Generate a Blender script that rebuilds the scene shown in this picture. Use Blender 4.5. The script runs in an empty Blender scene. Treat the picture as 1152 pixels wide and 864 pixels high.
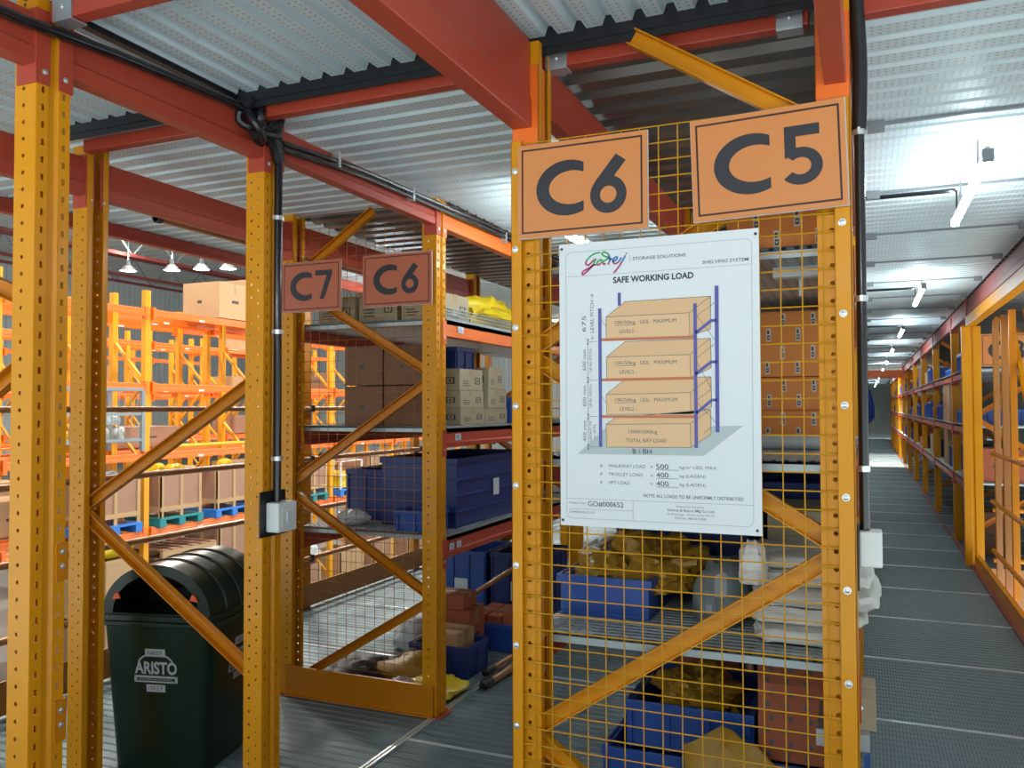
import bpy, math, random
from mathutils import Vector, Matrix

random.seed(7)
scene = bpy.context.scene
COL = scene.collection
PI = math.pi

# ---------------------------------------------------------------- camera
def make_camera():
    yaw, pitch, roll = 0.40011, 0.02828, -0.003
    f = Vector((-math.sin(yaw) * math.cos(pitch), math.cos(yaw) * math.cos(pitch), math.sin(pitch)))
    r = Vector((math.cos(yaw), math.sin(yaw), 0))
    u = r.cross(f)
    c, s = math.cos(roll), math.sin(roll)
    r2, u2 = c * r + s * u, -s * r + c * u
    cd = bpy.data.cameras.new('camera')
    cd.sensor_width = 36.0
    cd.lens = 938.2 / 1152 * 36.0
    cd.clip_start = 0.05
    cd.clip_end = 300
    co = bpy.data.objects.new('camera', cd)
    m = Matrix((r2, u2, -f)).transposed().to_4x4()
    m.translation = Vector((0, 0, 1.4))
    co.matrix_world = m
    COL.objects.link(co)
    scene.camera = co
make_camera()

# ---------------------------------------------------------------- world, view, exposure
scene.view_settings.view_transform = 'Standard'
scene.view_settings.look = 'None'
scene.view_settings.gamma = 1.0
scene.view_settings.use_curve_mapping = False
scene.view_settings.exposure = 0.84
W = bpy.data.worlds.new('world')
scene.world = W
W.use_nodes = True
# open surroundings, dimmer above, with glow added below to brighten the overhead decks
_nt = W.node_tree
_bg = _nt.nodes['Background']
_tc = _nt.nodes.new('ShaderNodeTexCoord')
_sp = _nt.nodes.new('ShaderNodeSeparateXYZ')
_nt.links.new(_tc.outputs['Generated'], _sp.inputs[0])
_mr = _nt.nodes.new('ShaderNodeMapRange')
_mr.inputs['From Min'].default_value = -0.25
_mr.inputs['From Max'].default_value = 0.05
_mr.inputs['To Min'].default_value = 2.2
_mr.inputs['To Max'].default_value = 0.45
_nt.links.new(_sp.outputs[2], _mr.inputs['Value'])
_nt.links.new(_mr.outputs[0], _bg.inputs[1])
_bg.inputs[0].default_value = (0.74, 0.84, 0.86, 1)
scene.cycles.use_denoising = True
scene.cycles.max_bounces = 7
scene.cycles.diffuse_bounces = 4
scene.cycles.sample_clamp_indirect = 4.0

TUBE_STRENGTH = 30.0          # mezzanine LED tubes
HALL_LAMP_W = 330.0          # high-bay lamps in the tall hall
def area_light(name, loc, size, power, color, rot=(0, 0, 0), size_y=None, spread=PI):
    l = bpy.data.lights.new(name, 'AREA')
    l.energy = power
    l.color = color
    l.size = size
    if size_y:
        l.shape = 'RECTANGLE'
        l.size_y = size_y
    l.spread = spread
    o = bpy.data.objects.new(name, l)
    o.location = loc
    o.rotation_euler = rot
    COL.objects.link(o)
    return o

# ---------------------------------------------------------------- materials
def mat(name, color, rough=0.5, metal=0.0, var=0.06, scale=6.0, spec=0.5, bump=0.0, bscale=80.0, coat=0.0,
        emit=None, estr=0.0, alpha=None, trans=0.0):
    m = bpy.data.materials.new(name)
    m.use_nodes = True
    nt = m.node_tree
    b = nt.nodes['Principled BSDF']
    tc = nt.nodes.new('ShaderNodeTexCoord')
    nz = nt.nodes.new('ShaderNodeTexNoise')
    nz.inputs['Scale'].default_value = scale
    nz.inputs['Detail'].default_value = 3
    nt.links.new(tc.outputs['Object'], nz.inputs['Vector'])
    mx = nt.nodes.new('ShaderNodeMix')
    mx.data_type = 'RGBA'
    c1 = [max(0, min(1, c * (1 - var))) for c in color]
    c2 = [max(0, min(1, c * (1 + var))) for c in color]
    mx.inputs[6].default_value = (*c1, 1)
    mx.inputs[7].default_value = (*c2, 1)
    nt.links.new(nz.outputs['Fac'], mx.inputs[0])
    nt.links.new(mx.outputs[2], b.inputs['Base Color'])
    b.inputs['Roughness'].default_value = rough
    b.inputs['Metallic'].default_value = metal
    b.inputs['Specular IOR Level'].default_value = spec
    if coat:
        b.inputs['Coat Weight'].default_value = coat
        b.inputs['Coat Roughness'].default_value = 0.12
    if trans:
        b.inputs['Transmission Weight'].default_value = trans
    if bump:
        n2 = nt.nodes.new('ShaderNodeTexNoise')
        n2.inputs['Scale'].default_value = bscale
        nt.links.new(tc.outputs['Object'], n2.inputs['Vector'])
        bp = nt.nodes.new('ShaderNodeBump')
        bp.inputs['Strength'].default_value = bump
        bp.inputs['Distance'].default_value = 0.01
        nt.links.new(n2.outputs['Fac'], bp.inputs['Height'])
        nt.links.new(bp.outputs['Normal'], b.inputs['Normal'])
    if emit:
        b.inputs['Emission Color'].default_value = (*emit, 1)
        b.inputs['Emission Strength'].default_value = estr
    return m

def perforated(name, color, hole, pitch_a, pitch_b, radius, rough, metal, swap=False, uneven=0.25):
    """sheet steel with rows of small punched holes, laid out in the sheet's own metres"""
    m = mat(name, color, rough, metal, uneven, 1.7)
    nt = m.node_tree
    b = nt.nodes['Principled BSDF']
    base = b.inputs['Base Color'].links[0].from_socket
    tc = next(n for n in nt.nodes if n.type == 'TEX_COORD')
    sep = nt.nodes.new('ShaderNodeSeparateXYZ')
    nt.links.new(tc.outputs['Object'], sep.inputs[0])
    def mth(op, a, bb=None):
        n = nt.nodes.new('ShaderNodeMath')
        n.operation = op
        for i, x in enumerate((a, bb)):
            if x is None:
                continue
            if isinstance(x, (int, float)):
                n.inputs[i].default_value = x
            else:
                nt.links.new(x, n.inputs[i])
        return n.outputs[0]
    X, Y = (sep.outputs[1], sep.outputs[0]) if swap else (sep.outputs[0], sep.outputs[1])
    def cell(v, p):
        return mth('MULTIPLY', mth('SUBTRACT', mth('FRACT', mth('DIVIDE', v, p)), 0.5), p)
    dx, dy = cell(X, pitch_a), cell(Y, pitch_b)
    d = mth('SQRT', mth('ADD', mth('MULTIPLY', dx, dx), mth('MULTIPLY', dy, dy)))
    fac = mth('LESS_THAN', d, radius)
    ge = nt.nodes.new('ShaderNodeNewGeometry')
    sn = nt.nodes.new('ShaderNodeSeparateXYZ')
    nt.links.new(ge.outputs['True Normal'], sn.inputs[0])
    fac = mth('MULTIPLY', fac, mth('GREATER_THAN', mth('ABSOLUTE', sn.outputs[2]), 0.6))
    mx = nt.nodes.new('ShaderNodeMix')
    mx.data_type = 'RGBA'
    nt.links.new(fac, mx.inputs[0])
    nt.links.new(base, mx.inputs[6])
    mx.inputs[7].default_value = (*hole, 1)
    nt.links.new(mx.outputs[2], b.inputs['Base Color'])
    return m

M = {}
M['yellow'] = mat('yellow_enamel', (0.70, 0.28, 0.005), 0.32, 0, 0.08, 5, spec=0.25, coat=0.06)
M['yellow_d'] = mat('deep_yellow_enamel', (0.58, 0.195, 0.005), 0.36, 0, 0.10, 5, spec=0.25, coat=0.05)
M['brown'] = mat('ochre_enamel', (0.36, 0.13, 0.018), 0.38, 0, 0.10, 5, coat=0.2)
M['wire'] = mat('yellow_wire', (0.60, 0.29, 0.012), 0.4, 0, 0.05, spec=0.3)
M['red'] = mat('orange_red_enamel', (0.44, 0.060, 0.030), 0.4, 0, 0.10, 3, spec=0.35, coat=0.06)
M['orange'] = mat('orange_enamel', (0.86, 0.16, 0.012), 0.38, 0, 0.08, 3, coat=0.15)
M['rack_yellow'] = mat('rack_yellow_enamel', (0.82, 0.36, 0.012), 0.4, 0, 0.08, 3)
M['galv'] = mat('galvanised_steel', (0.50, 0.54, 0.56), 0.42, 0.75, 0.18, 14)
M['galv_dull'] = mat('dull_galvanised_steel', (0.36, 0.40, 0.42), 0.5, 0.5, 0.18, 9)
M['bolt'] = mat('zinc_bolt', (0.72, 0.74, 0.75), 0.3, 0.8, 0.05)
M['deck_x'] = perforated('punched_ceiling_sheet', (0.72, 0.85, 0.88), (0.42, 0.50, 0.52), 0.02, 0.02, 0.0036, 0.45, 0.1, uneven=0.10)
M['floor'] = perforated('punched_floor_plank', (0.15, 0.20, 0.216), (0.04, 0.053, 0.058), 0.0139, 0.0139, 0.0032, 0.55, 0.3, uneven=0.12)
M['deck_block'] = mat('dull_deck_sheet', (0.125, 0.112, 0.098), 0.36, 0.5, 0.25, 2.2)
M['seam'] = mat('bright_seam_lip', (0.72, 0.78, 0.80), 0.3, 0.6, 0.1, 9)
M['shelf_deck'] = perforated('punched_shelf_plank', (0.42, 0.47, 0.48), (0.07, 0.08, 0.08), 0.03, 0.03, 0.006, 0.42, 0.5)
M['black'] = mat('black_plastic', (0.012, 0.012, 0.014), 0.35, 0, 0.1)
M['black_gloss'] = mat('black_conduit', (0.010, 0.010, 0.013), 0.2, 0, 0.1, coat=0.4)
M['white_plastic'] = mat('white_plastic', (0.74, 0.77, 0.76), 0.4, 0, 0.03)
M['sign'] = mat('orange_sign_board', (0.66, 0.235, 0.062), 0.45, 0, 0.03, 2)
M['sign_redder'] = mat('redder_sign_board', (0.52, 0.13, 0.055), 0.5, 0, 0.05, 2)  # redder, darker board of the two signs behind the bin
M['sign_edge'] = mat('pale_sign_edge', (0.55, 0.5, 0.46), 0.5, 0, 0.05)
M['ink'] = mat('sign_black', (0.022, 0.022, 0.028), 0.5, 0, 0.08)
M['sign_red_line'] = mat('sign_border_line', (0.035, 0.012, 0.012), 0.5, 0, 0.08)
M['poster'] = mat('poster_paper', (0.73, 0.765, 0.775), 0.42, 0, 0.02, 2)
M['p_grey'] = mat('poster_grey_ink', (0.10, 0.11, 0.12), 0.6, 0, 0.03)
M['p_line'] = mat('poster_thin_line', (0.42, 0.45, 0.46), 0.6, 0, 0.03)
M['p_dark'] = mat('poster_dark_ink', (0.035, 0.04, 0.05), 0.6, 0, 0.03)
M['p_blue'] = mat('poster_blue_ink', (0.095, 0.10, 0.36), 0.6, 0, 0.03)
M['p_tan'] = mat('poster_tan_ink', (0.76, 0.49, 0.27), 0.6, 0, 0.03)
M['p_tan2'] = mat('poster_tan_side_ink', (0.73, 0.46, 0.245), 0.6, 0, 0.03)
M['p_orange'] = mat('poster_rust_ink', (0.55, 0.17, 0.07), 0.6, 0, 0.03)
M['p_floor'] = mat('poster_pale_grey_ink', (0.46, 0.52, 0.52), 0.6, 0, 0.03)
M['p_green'] = mat('logo_green', (0.06, 0.36, 0.14), 0.6, 0, 0.03)
M['p_teal'] = mat('logo_blue', (0.06, 0.2, 0.48), 0.6, 0, 0.03)
M['p_mag'] = mat('logo_magenta', (0.48, 0.05, 0.16), 0.6, 0, 0.03)
M['bin'] = mat('dark_green_plastic', (0.005, 0.019, 0.008), 0.3, 0, 0.15, 4, spec=0.35, coat=0.1)
M['bin_hole'] = mat('bin_inside', (0.006, 0.008, 0.007), 0.7)
M['bin_print'] = mat('white_bin_print', (0.42, 0.44, 0.46), 0.6)
M['tag'] = mat('orange_plastic', (0.85, 0.12, 0.02), 0.4)
M['blue'] = mat('blue_plastic', (0.018, 0.075, 0.34), 0.38, 0, 0.10, 4)
M['blue_d'] = mat('navy_plastic', (0.012, 0.034, 0.17), 0.42, 0, 0.10, 4)
M['blue_l'] = mat('light_blue_plastic', (0.03, 0.19, 0.62), 0.36, 0, 0.08, 4)
M['teal'] = mat('teal_plastic', (0.015, 0.24, 0.27), 0.4)
M['card'] = mat('cardboard', (0.50, 0.315, 0.165), 0.75, 0, 0.07, 3)
M['card_g'] = mat('grey_cardboard', (0.40, 0.325, 0.21), 0.75, 0, 0.07, 4)
M['card_d'] = mat('brown_cardboard', (0.20, 0.095, 0.048), 0.75, 0, 0.1, 4)
M['card_o'] = mat('orange_carton', (0.70, 0.23, 0.045), 0.62, 0, 0.06, 4)
M['card_r'] = mat('rust_carton', (0.42, 0.105, 0.045), 0.65, 0, 0.06, 4)
M['carton_white'] = mat('carton_white_print', (0.62, 0.55, 0.48), 0.6)
M['tape'] = mat('parcel_tape', (0.36, 0.24, 0.12), 0.3)
M['paper'] = mat('paper_label', (0.66, 0.70, 0.72), 0.6)
M['wood'] = mat('plywood', (0.36, 0.20, 0.13), 0.7, 0, 0.12, 5)
M['wood_l'] = mat('pine_batten', (0.48, 0.31, 0.16), 0.7, 0, 0.1, 8)
M['sack'] = mat('white_woven_sack', (0.68, 0.67, 0.62), 0.75, 0, 0.06, 6, bump=0.25, bscale=60)
M['bagyel'] = mat('yellow_film', (0.72, 0.50, 0.015), 0.3, 0, 0.12, 7, bump=0.3, bscale=30)
M['bagochre'] = mat('ochre_film', (0.38, 0.20, 0.015), 0.38, 0, 0.3, 9, bump=0.3, bscale=30)
M['film'] = mat('clear_wrap', (0.50, 0.53, 0.54), 0.2, 0, 0.2, 12, bump=0.4, bscale=40)
M['grey'] = mat('grey_metal', (0.26, 0.29, 0.31), 0.45, 0.2, 0.1)
M['dark'] = mat('dark_grey', (0.05, 0.05, 0.055), 0.5, 0, 0.1)
M['rust'] = mat('tube_brown', (0.40, 0.17, 0.05), 0.3, 0.1, 0.1, coat=0.3)
M['cloth'] = mat('blue_cloth', (0.03, 0.06, 0.32), 0.8, 0, 0.15, 8)
M['tube'] = mat('lit_tube', (1, 1, 1), 0.5, emit=(0.80, 0.95, 1.0), estr=TUBE_STRENGTH)
M['fill_tube'] = mat('lit_fill_tube', (1, 1, 1), 0.5, emit=(0.84, 0.95, 1.0), estr=TUBE_STRENGTH * 1.2)  # stronger glow for the fill lamps added behind the camera
M['lamp'] = mat('lit_lens', (1, 1, 1), 0.5, emit=(1.0, 0.96, 0.88), estr=22)
M['slab'] = mat('concrete_slab', (0.15, 0.145, 0.14), 0.6, 0, 0.15, 2)
M['hall_wall'] = mat('hall_cladding', (0.62, 0.66, 0.66), 0.7, 0, 0.1, 1)
M['hall_roof'] = mat('hall_roof_sheet', (0.62, 0.63, 0.60), 0.7, 0, 0.08, 1)
M['maroon'] = mat('maroon_steel', (0.22, 0.035, 0.03), 0.5, 0, 0.1)
M['end_wall'] = mat('end_cladding', (0.34, 0.40, 0.39), 0.7, 0, 0.1, 1)
M['pale_shelf'] = mat('pale_shelf_sheet', (0.62, 0.66, 0.66), 0.45, 0.2, 0.1, 6)

# ---------------------------------------------------------------- mesh builder
class MB:
    def __init__(s):
        s.v, s.f, s.m = [], [], []
    def add(s, vs, fs, m=0):
        o = len(s.v)
        s.v += [tuple(v) for v in vs]
        for f in fs:
            s.f.append([i + o for i in f])
            s.m.append(m)
        return s
    def box(s, x0, x1, y0, y1, z0, z1, m=0):
        return s.add([(x0, y0, z0), (x1, y0, z0), (x1, y1, z0), (x0, y1, z0), (x0, y0, z1), (x1, y0, z1), (x1, y1, z1), (x0, y1, z1)],
                     [(3, 2, 1, 0), (4, 5, 6, 7), (0, 1, 5, 4), (1, 2, 6, 5), (2, 3, 7, 6), (3, 0, 4, 7)], m)
    def bar(s, p, q, w, h, up=(0, 0, 1), m=0):
        p, q = Vector(p), Vector(q)
        d = (q - p).normalized()
        a = d.cross(Vector(up))
        if a.length < 1e-5:
            a = d.cross(Vector((0, 1, 0)))
        a.normalize()
        b = a.cross(d).normalized()
        a *= w / 2
        b *= h / 2
        vs = [p - a - b, p + a - b, p + a + b, p - a + b, q - a - b, q + a - b, q + a + b, q - a + b]
        return s.add(vs, [(0, 1, 2, 3), (7, 6, 5, 4), (1, 0, 4, 5), (2, 1, 5, 6), (3, 2, 6, 7), (0, 3, 7, 4)], m)
    def channel(s, p, q, w, dpt, t, up, m=0):
        """open C-channel: web of width w seen along `up`, flanges of depth dpt pointing along `up`"""
        p, q, up = Vector(p), Vector(q), Vector(up).normalized()
        d = (q - p).normalized()
        a = d.cross(up).normalized()
        pr = [(-w / 2, dpt), (-w / 2, 0), (w / 2, 0), (w / 2, dpt), (w / 2 - t, dpt), (w / 2 - t, t), (-w / 2 + t, t), (-w / 2 + t, dpt)]
        vs = [p + a * x + up * y for x, y in pr] + [q + a * x + up * y for x, y in pr]
        fs = [(i, (i + 1) % 8, (i + 1) % 8 + 8, i + 8) for i in range(8)]
        fs += [(0, 7, 6, 1), (1, 6, 5, 2), (2, 5, 4, 3), (8, 9, 14, 15), (9, 10, 13, 14), (10, 11, 12, 13)]
        return s.add(vs, fs, m)
    def tube(s, pts, r, n=8, m=0, closed=False):
        pts = [Vector(p) for p in pts]
        rs = r if isinstance(r, (list, tuple)) else [r] * len(pts)
        vs, fs = [], []
        L = len(pts)
        prev = None
        for i, p in enumerate(pts):
            if closed:
                d = pts[(i + 1) % L] - pts[i - 1]
            else:
                d = pts[min(i + 1, L - 1)] - pts[max(i - 1, 0)]
            d.normalize()
            if prev is None:
                a = d.cross(Vector((0, 0, 1)))
                if a.length < 1e-3:
                    a = d.cross(Vector((0, 1, 0)))
            else:
                a = prev - d * prev.dot(d)
            a.normalize()
            prev = a
            b = d.cross(a)
            for k in range(n):
                t = 2 * PI * k / n
                vs.append(p + (a * math.cos(t) + b * math.sin(t)) * rs[i])
        for i in range(L if closed else L - 1):
            for k in range(n):
                i2 = (i + 1) % L
                fs.append((i * n + k, i * n + (k + 1) % n, i2 * n + (k + 1) % n, i2 * n + k))
        if not closed:
            fs.append(tuple(range(n - 1, -1, -1)))
            fs.append(tuple((L - 1) * n + k for k in range(n)))
        return s.add(vs, fs, m)
    def cyl(s, c, axis, r, h, n=12, m=0, r2=None):
        c, axis = Vector(c), Vector(axis).normalized()
        return s.tube([c, c + axis * h], [r, r if r2 is None else r2], n, m)
    def prism(s, pts, vec, m=0):
        vec = Vector(vec)
        n = len(pts)
        vs = [Vector(p) for p in pts] + [Vector(p) + vec for p in pts]
        fs = [tuple(range(n)), tuple(range(2 * n - 1, n - 1, -1))]
        fs += [(i, i + n, (i + 1) % n + n, (i + 1) % n) for i in range(n)]
        return s.add(vs, fs, m)
    def rounded(s, x0, x1, y0, y1, z0, z1, r, n=4, m=0, taper=0.0):
        """box with rounded vertical corners; taper shrinks the bottom by that much on each side"""
        def ring(z, t):
            out = []
            for cx, cy, a0 in ((x1 - r - t, y1 - r - t, 0), (x0 + r + t, y1 - r - t, 90), (x0 + r + t, y0 + r + t, 180), (x1 - r - t, y0 + r + t, 270)):
                for k in range(n + 1):
                    a = math.radians(a0 + 90 * k / n)
                    out.append((cx + r * math.cos(a), cy + r * math.sin(a), z))
            return out
        A, B = ring(z0, taper), ring(z1, 0)
        L = len(A)
        fs = [(i, (i + 1) % L, (i + 1) % L + L, i + L) for i in range(L)]
        fs += [tuple(range(L - 1, -1, -1)), tuple(range(L, 2 * L))]
        return s.add(A + B, fs, m)
    def extend(s, o, off=(0, 0, 0), m=None):
        n = len(s.v)
        s.v += [(a[0] + off[0], a[1] + off[1], a[2] + off[2]) for a in o.v]
        s.f += [[i + n for i in f] for f in o.f]
        s.m += list(o.m) if m is None else [m] * len(o.m)
        return s
    def mesh(s, name, mats, smooth=False, off=(0, 0, 0)):
        me = bpy.data.meshes.new(name)
        me.from_pydata([(v[0] - off[0], v[1] - off[1], v[2] - off[2]) for v in s.v], [], s.f)
        if not isinstance(mats, (list, tuple)):
            mats = [mats]
        for k in mats:
            me.materials.append(M[k] if isinstance(k, str) else k)
        if len(mats) > 1:
            me.polygons.foreach_set('material_index', s.m)
        if smooth:
            me.polygons.foreach_set('use_smooth', [True] * len(me.polygons))
            me.set_sharp_from_angle(angle=math.radians(38))
        me.update()
        return me

def tag(o, label=None, cat=None, group=None, kind=None):
    if label: o['label'] = label
    if cat: o['category'] = cat
    if group: o['group'] = group
    if kind: o['kind'] = kind
    elif label: o['kind'] = 'thing'
    return o

def thing(name, label, cat, loc=(0, 0, 0), rz=0.0, group=None):
    o = bpy.data.objects.new(name, None)
    o.empty_display_size = 0.05
    o.location = loc
    o.rotation_euler = (0, 0, rz)
    COL.objects.link(o)
    return tag(o, label, cat, group)

def root_of(o):
    while o.parent:
        o = o.parent
    return o

def bevel(o, w, seg=2):
    b = o.modifiers.new('bevel', 'BEVEL')
    b.width = w
    b.segments = seg
    b.limit_method = 'ANGLE'
    b.angle_limit = math.radians(40)
    return o

def part(name, mb, mats, parent, world=True, smooth=False, bev=0, label=None):
    """a mesh under `parent`; world=True: the builder holds world coordinates and the thing is unrotated"""
    off = tuple(root_of(parent).location) if world else (0, 0, 0)
    o = bpy.data.objects.new(name, mb.mesh(name, mats, smooth, off))
    o.parent = parent
    COL.objects.link(o)
    if bev: bevel(o, bev)
    if label: o['label'] = label
    return o

def solo(name, mb, mats, label=None, cat=None, group=None, kind=None, smooth=False, bev=0):
    """a thing that is one mesh; its origin goes to the middle of its base"""
    xs, ys, zs = zip(*mb.v)
    off = ((min(xs) + max(xs)) / 2, (min(ys) + max(ys)) / 2, min(zs))
    o = bpy.data.objects.new(name, mb.mesh(name, mats, smooth, off))
    o.location = off
    COL.objects.link(o)
    if bev: bevel(o, bev)
    return tag(o, label, cat, group, kind)

def struct(name, mb, mats, parent=None, smooth=False):
    o = bpy.data.objects.new(name, mb.mesh(name, mats, smooth))
    o.parent = parent
    COL.objects.link(o)
    o['kind'] = 'structure'
    return o

def copy_tree(o, parent=None, loc=None, rz=None, label=None, group=None):
    c = o.copy()
    COL.objects.link(c)
    c.parent = parent
    for ch in list(o.children):
        copy_tree(ch, c)
    if loc is not None: c.location = loc
    if rz is not None: c.rotation_euler = (0, 0, rz)
    if label: c['label'] = label
    if group: c['group'] = group
    return c

# ---------------------------------------------------------------- lettering
_tc = {}
def text_shape(txt, bold=0.0):
    """flat outline of a line of text, scaled to the unit box: x 0..1, z 0..1"""
    key = (txt, bold)
    if key in _tc: return _tc[key]
    cu = bpy.data.curves.new('lettering', 'FONT')
    cu.body = txt
    cu.offset = bold
    cu.resolution_u = 3
    ob = bpy.data.objects.new('lettering', cu)
    COL.objects.link(ob)
    dg = bpy.context.evaluated_depsgraph_get()
    me = bpy.data.meshes.new_from_object(ob.evaluated_get(dg))
    vs = [(v.co.x, v.co.y) for v in me.vertices]
    fs = [tuple(p.vertices) for p in me.polygons]
    bpy.data.objects.remove(ob)
    bpy.data.curves.remove(cu)
    bpy.data.meshes.remove(me)
    x0, x1 = min(v[0] for v in vs), max(v[0] for v in vs)
    y0, y1 = min(v[1] for v in vs), max(v[1] for v in vs)
    r = ([((x - x0) / (x1 - x0), (y - y0) / (y1 - y0)) for x, y in vs], fs)
    _tc[key] = r
    return r

def put_text(mb, txt, fn, u0, u1, v0, v1, bold=0.0, m=0, slant=0.0):
    """fn(u, v) -> 3-D point; v grows downwards: v1 is the foot of the letters"""
    vs, fs = text_shape(txt, bold)
    mb.add([fn(u0 + (u1 - u0) * x + slant * y * (v1 - v0), v1 - (v1 - v0) * y) for x, y in vs], fs, m)

def stroke2d(pts, w, closed=False):
    """ribbon of constant width along a 2-D polyline -> verts, quads"""
    n = len(pts)
    L, R = [], []
    for i in range(n):
        a = pts[(i - 1) % n] if (closed or i > 0) else pts[i]
        b = pts[(i + 1) % n] if (closed or i < n - 1) else pts[i]
        dx, dy = b[0] - a[0], b[1] - a[1]
        l = math.hypot(dx, dy) or 1
        ww = w[i] if isinstance(w, (list, tuple)) else w
        nx, ny = -dy / l * ww / 2, dx / l * ww / 2
        L.append((pts[i][0] + nx, pts[i][1] + ny))
        R.append((pts[i][0] - nx, pts[i][1] - ny))
    fs = []
    for i in range(n if closed else n - 1):
        j = (i + 1) % n
        fs.append((i, j, j + n, i + n))
    return L + R, fs

def arc(cx, cy, rx, ry, a0, a1, n=28):
    return [(cx + rx * math.cos(math.radians(a0 + (a1 - a0) * i / n)), cy + ry * math.sin(math.radians(a0 + (a1 - a0) * i / n))) for i in range(n + 1)]

def crom(pts, k=6):
    out = []
    n = len(pts)
    for i in range(n - 1):
        p0, p1, p2, p3 = pts[max(i - 1, 0)], pts[i], pts[i + 1], pts[min(i + 2, n - 1)]
        for j in range(k):
            t = j / k
            out.append(tuple(0.5 * (2 * b + (c - a) * t + (2 * a - 5 * b + 4 * c - d) * t * t + (3 * b - a - 3 * c + d) * t ** 3) for a, b, c, d in zip(p0, p1, p2, p3)))
    out.append(tuple(pts[-1]))
    return out

# ================================================================ the setting
def ridged(mb, a0, a1, b0, b1, z, along='X', pitch=0.1, low=0.5, slope=0.12, h=0.022, seam=None, m=0, seam_m=0, seam_off=0.0, seam_w=0.014, seam_h=0.03):
    """trapezoid-ribbed sheet; ribs run along `along`; (a0,a1) is the span along the ribs, (b0,b1) across them"""
    prof = []
    b = b0
    nxt = None
    if seam:
        nxt = math.ceil((b0 - seam_off) / seam) * seam + seam_off
    while b < b1 - 1e-6:
        if nxt is not None and b + pitch > nxt:
            prof += [(b, z, 1), (nxt, z, 1), (nxt, z + seam_h, 1), (nxt + seam_w, z + seam_h, 1), (nxt + seam_w, z, 0)]
            b = nxt + seam_w
            nxt += seam
            continue
        prof += [(b, z, 0), (b + low * pitch, z, 0), (b + (low + slope) * pitch, z + h, 0), (b + (1 - slope) * pitch, z + h, 0)]
        b += pitch
    prof.append((b, z, 0))
    vs, fs, ms = [], [], []
    for i, (bb, zz, f) in enumerate(prof):
        if along == 'X':
            vs += [(a0, bb, zz), (a1, bb, zz)]
        else:
            vs += [(bb, a0, zz), (bb, a1, zz)]
    o = len(mb.v)
    mb.v += vs
    for i in range(len(prof) - 1):
        if abs(prof[i + 1][0] - prof[i][0]) < 1e-9 and abs(prof[i + 1][1] - prof[i][1]) < 1e-9:
            continue
        mb.f.append([o + 2 * i, o + 2 * i + 1, o + 2 * i + 3, o + 2 * i + 2])
        mb.m.append(seam_m if (prof[i][2] and prof[i + 1][2] and prof[i + 1][1] > z + 1e-6) else m)
    return mb

# floor of the mezzanine: punched steel planks, a bright lip every metre
mb = MB()
for xa, xb, ya, yb, sm in ((-3.70, -1.826, -0.9, 3.45, None), (-3.70, -1.826, 3.45, 39.6, 1.0), (-1.826, 0.85, -0.9, 39.6, 1.0)):
    ridged(mb, xa, xb, ya, yb, 0.0, 'X', 0.0556, 0.45, 0.14, -0.004, seam=sm, seam_m=1, seam_off=0.10, seam_w=0.013, seam_h=0.005)
mb.box(-3.70, 0.85, -0.9, 39.6, -0.10, -0.02, 0)
struct('floor', mb, ['floor', 'seam'])
mb = MB()
mb.box(-1.826, -1.814, -1.0, 39.0, 0.0, 0.006)
mb.box(-1.806, -1.796, -1.0, 39.0, 0.0, 0.006)
struct('trim_1', mb, 'seam')
mb = MB()
mb.box(0.835, 0.862, -1.0, 39.0, -0.10, 0.012)
struct('trim_2', mb, 'maroon')
mb = MB()
ridged(mb, 0.862, 5.2, 8.30, 39.6, -0.005, 'X', 0.0556, 0.45, 0.14, -0.004, seam=1.0, seam_m=1, seam_off=0.10, seam_w=0.013, seam_h=0.005)
mb.box(0.862, 5.2, 8.30, 39.6, -0.10, -0.025, 0)
mb.box(0.87, 5.2, -0.9, 4.3, -0.10, -0.005, 0)  # unseen floor patch, added to cut the light from below
struct('floor', mb, ['floor', 'seam'])

mb = MB()
mb.box(0.862, 5.2, 8.27, 8.30, -1.3, 0.0)
mb.box(0.862, 0.885, 4.3, 8.27, -0.35, -0.005)
struct('trim_4', mb, 'brown')

# decks overhead
mb = MB()
ridged(mb, -3.0, 2.07, -3.7, 0.3, 2.395, 'Y', 0.08, 0.54, 0.12, 0.026)
mb.box(-3.7, 0.4, -3.0, 2.098, 2.4215, 2.45)
struct('ceiling', mb, 'deck_x')
for ya, yb in ((2.10, 22.6), (25.6, 39.6)):
    mb = MB()
    for xa, xb in ((-3.66, -2.66), (-1.80, -0.855), (-0.018, 0.85)):       # over the aisles
        ridged(mb, xa, xb, ya, yb, 2.372, 'X', 0.1, 0.66, 0.10, 0.016, seam=1.0, seam_off=0.09, seam_h=0.035, seam_w=0.018)
    if ya < 3: ridged(mb, -2.66, -1.80, ya, 3.44, 2.373, 'X', 0.1, 0.66, 0.10, 0.016)
    struct('ceiling', mb, 'deck_x')
    mb = MB()
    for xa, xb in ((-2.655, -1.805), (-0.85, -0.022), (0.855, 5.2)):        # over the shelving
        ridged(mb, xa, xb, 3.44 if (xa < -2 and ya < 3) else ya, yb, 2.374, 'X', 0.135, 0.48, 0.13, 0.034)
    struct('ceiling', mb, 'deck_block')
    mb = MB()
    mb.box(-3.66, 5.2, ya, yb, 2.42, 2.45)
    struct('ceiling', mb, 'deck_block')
# dark clips that hold the deck seams along the right aisle
mb = MB()
for k in range(3, 22):
    y = k + 0.09
    mb.box(0.02, 0.075, y - 0.02, y + 0.02, 2.34, 2.372)
    mb.box(0.765, 0.82, y - 0.02, y + 0.02, 2.34, 2.372)
    mb.box(0.02, 0.82, y + 0.0, y + 0.014, 2.362, 2.372)
struct('trim_3', mb, 'grey')

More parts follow.
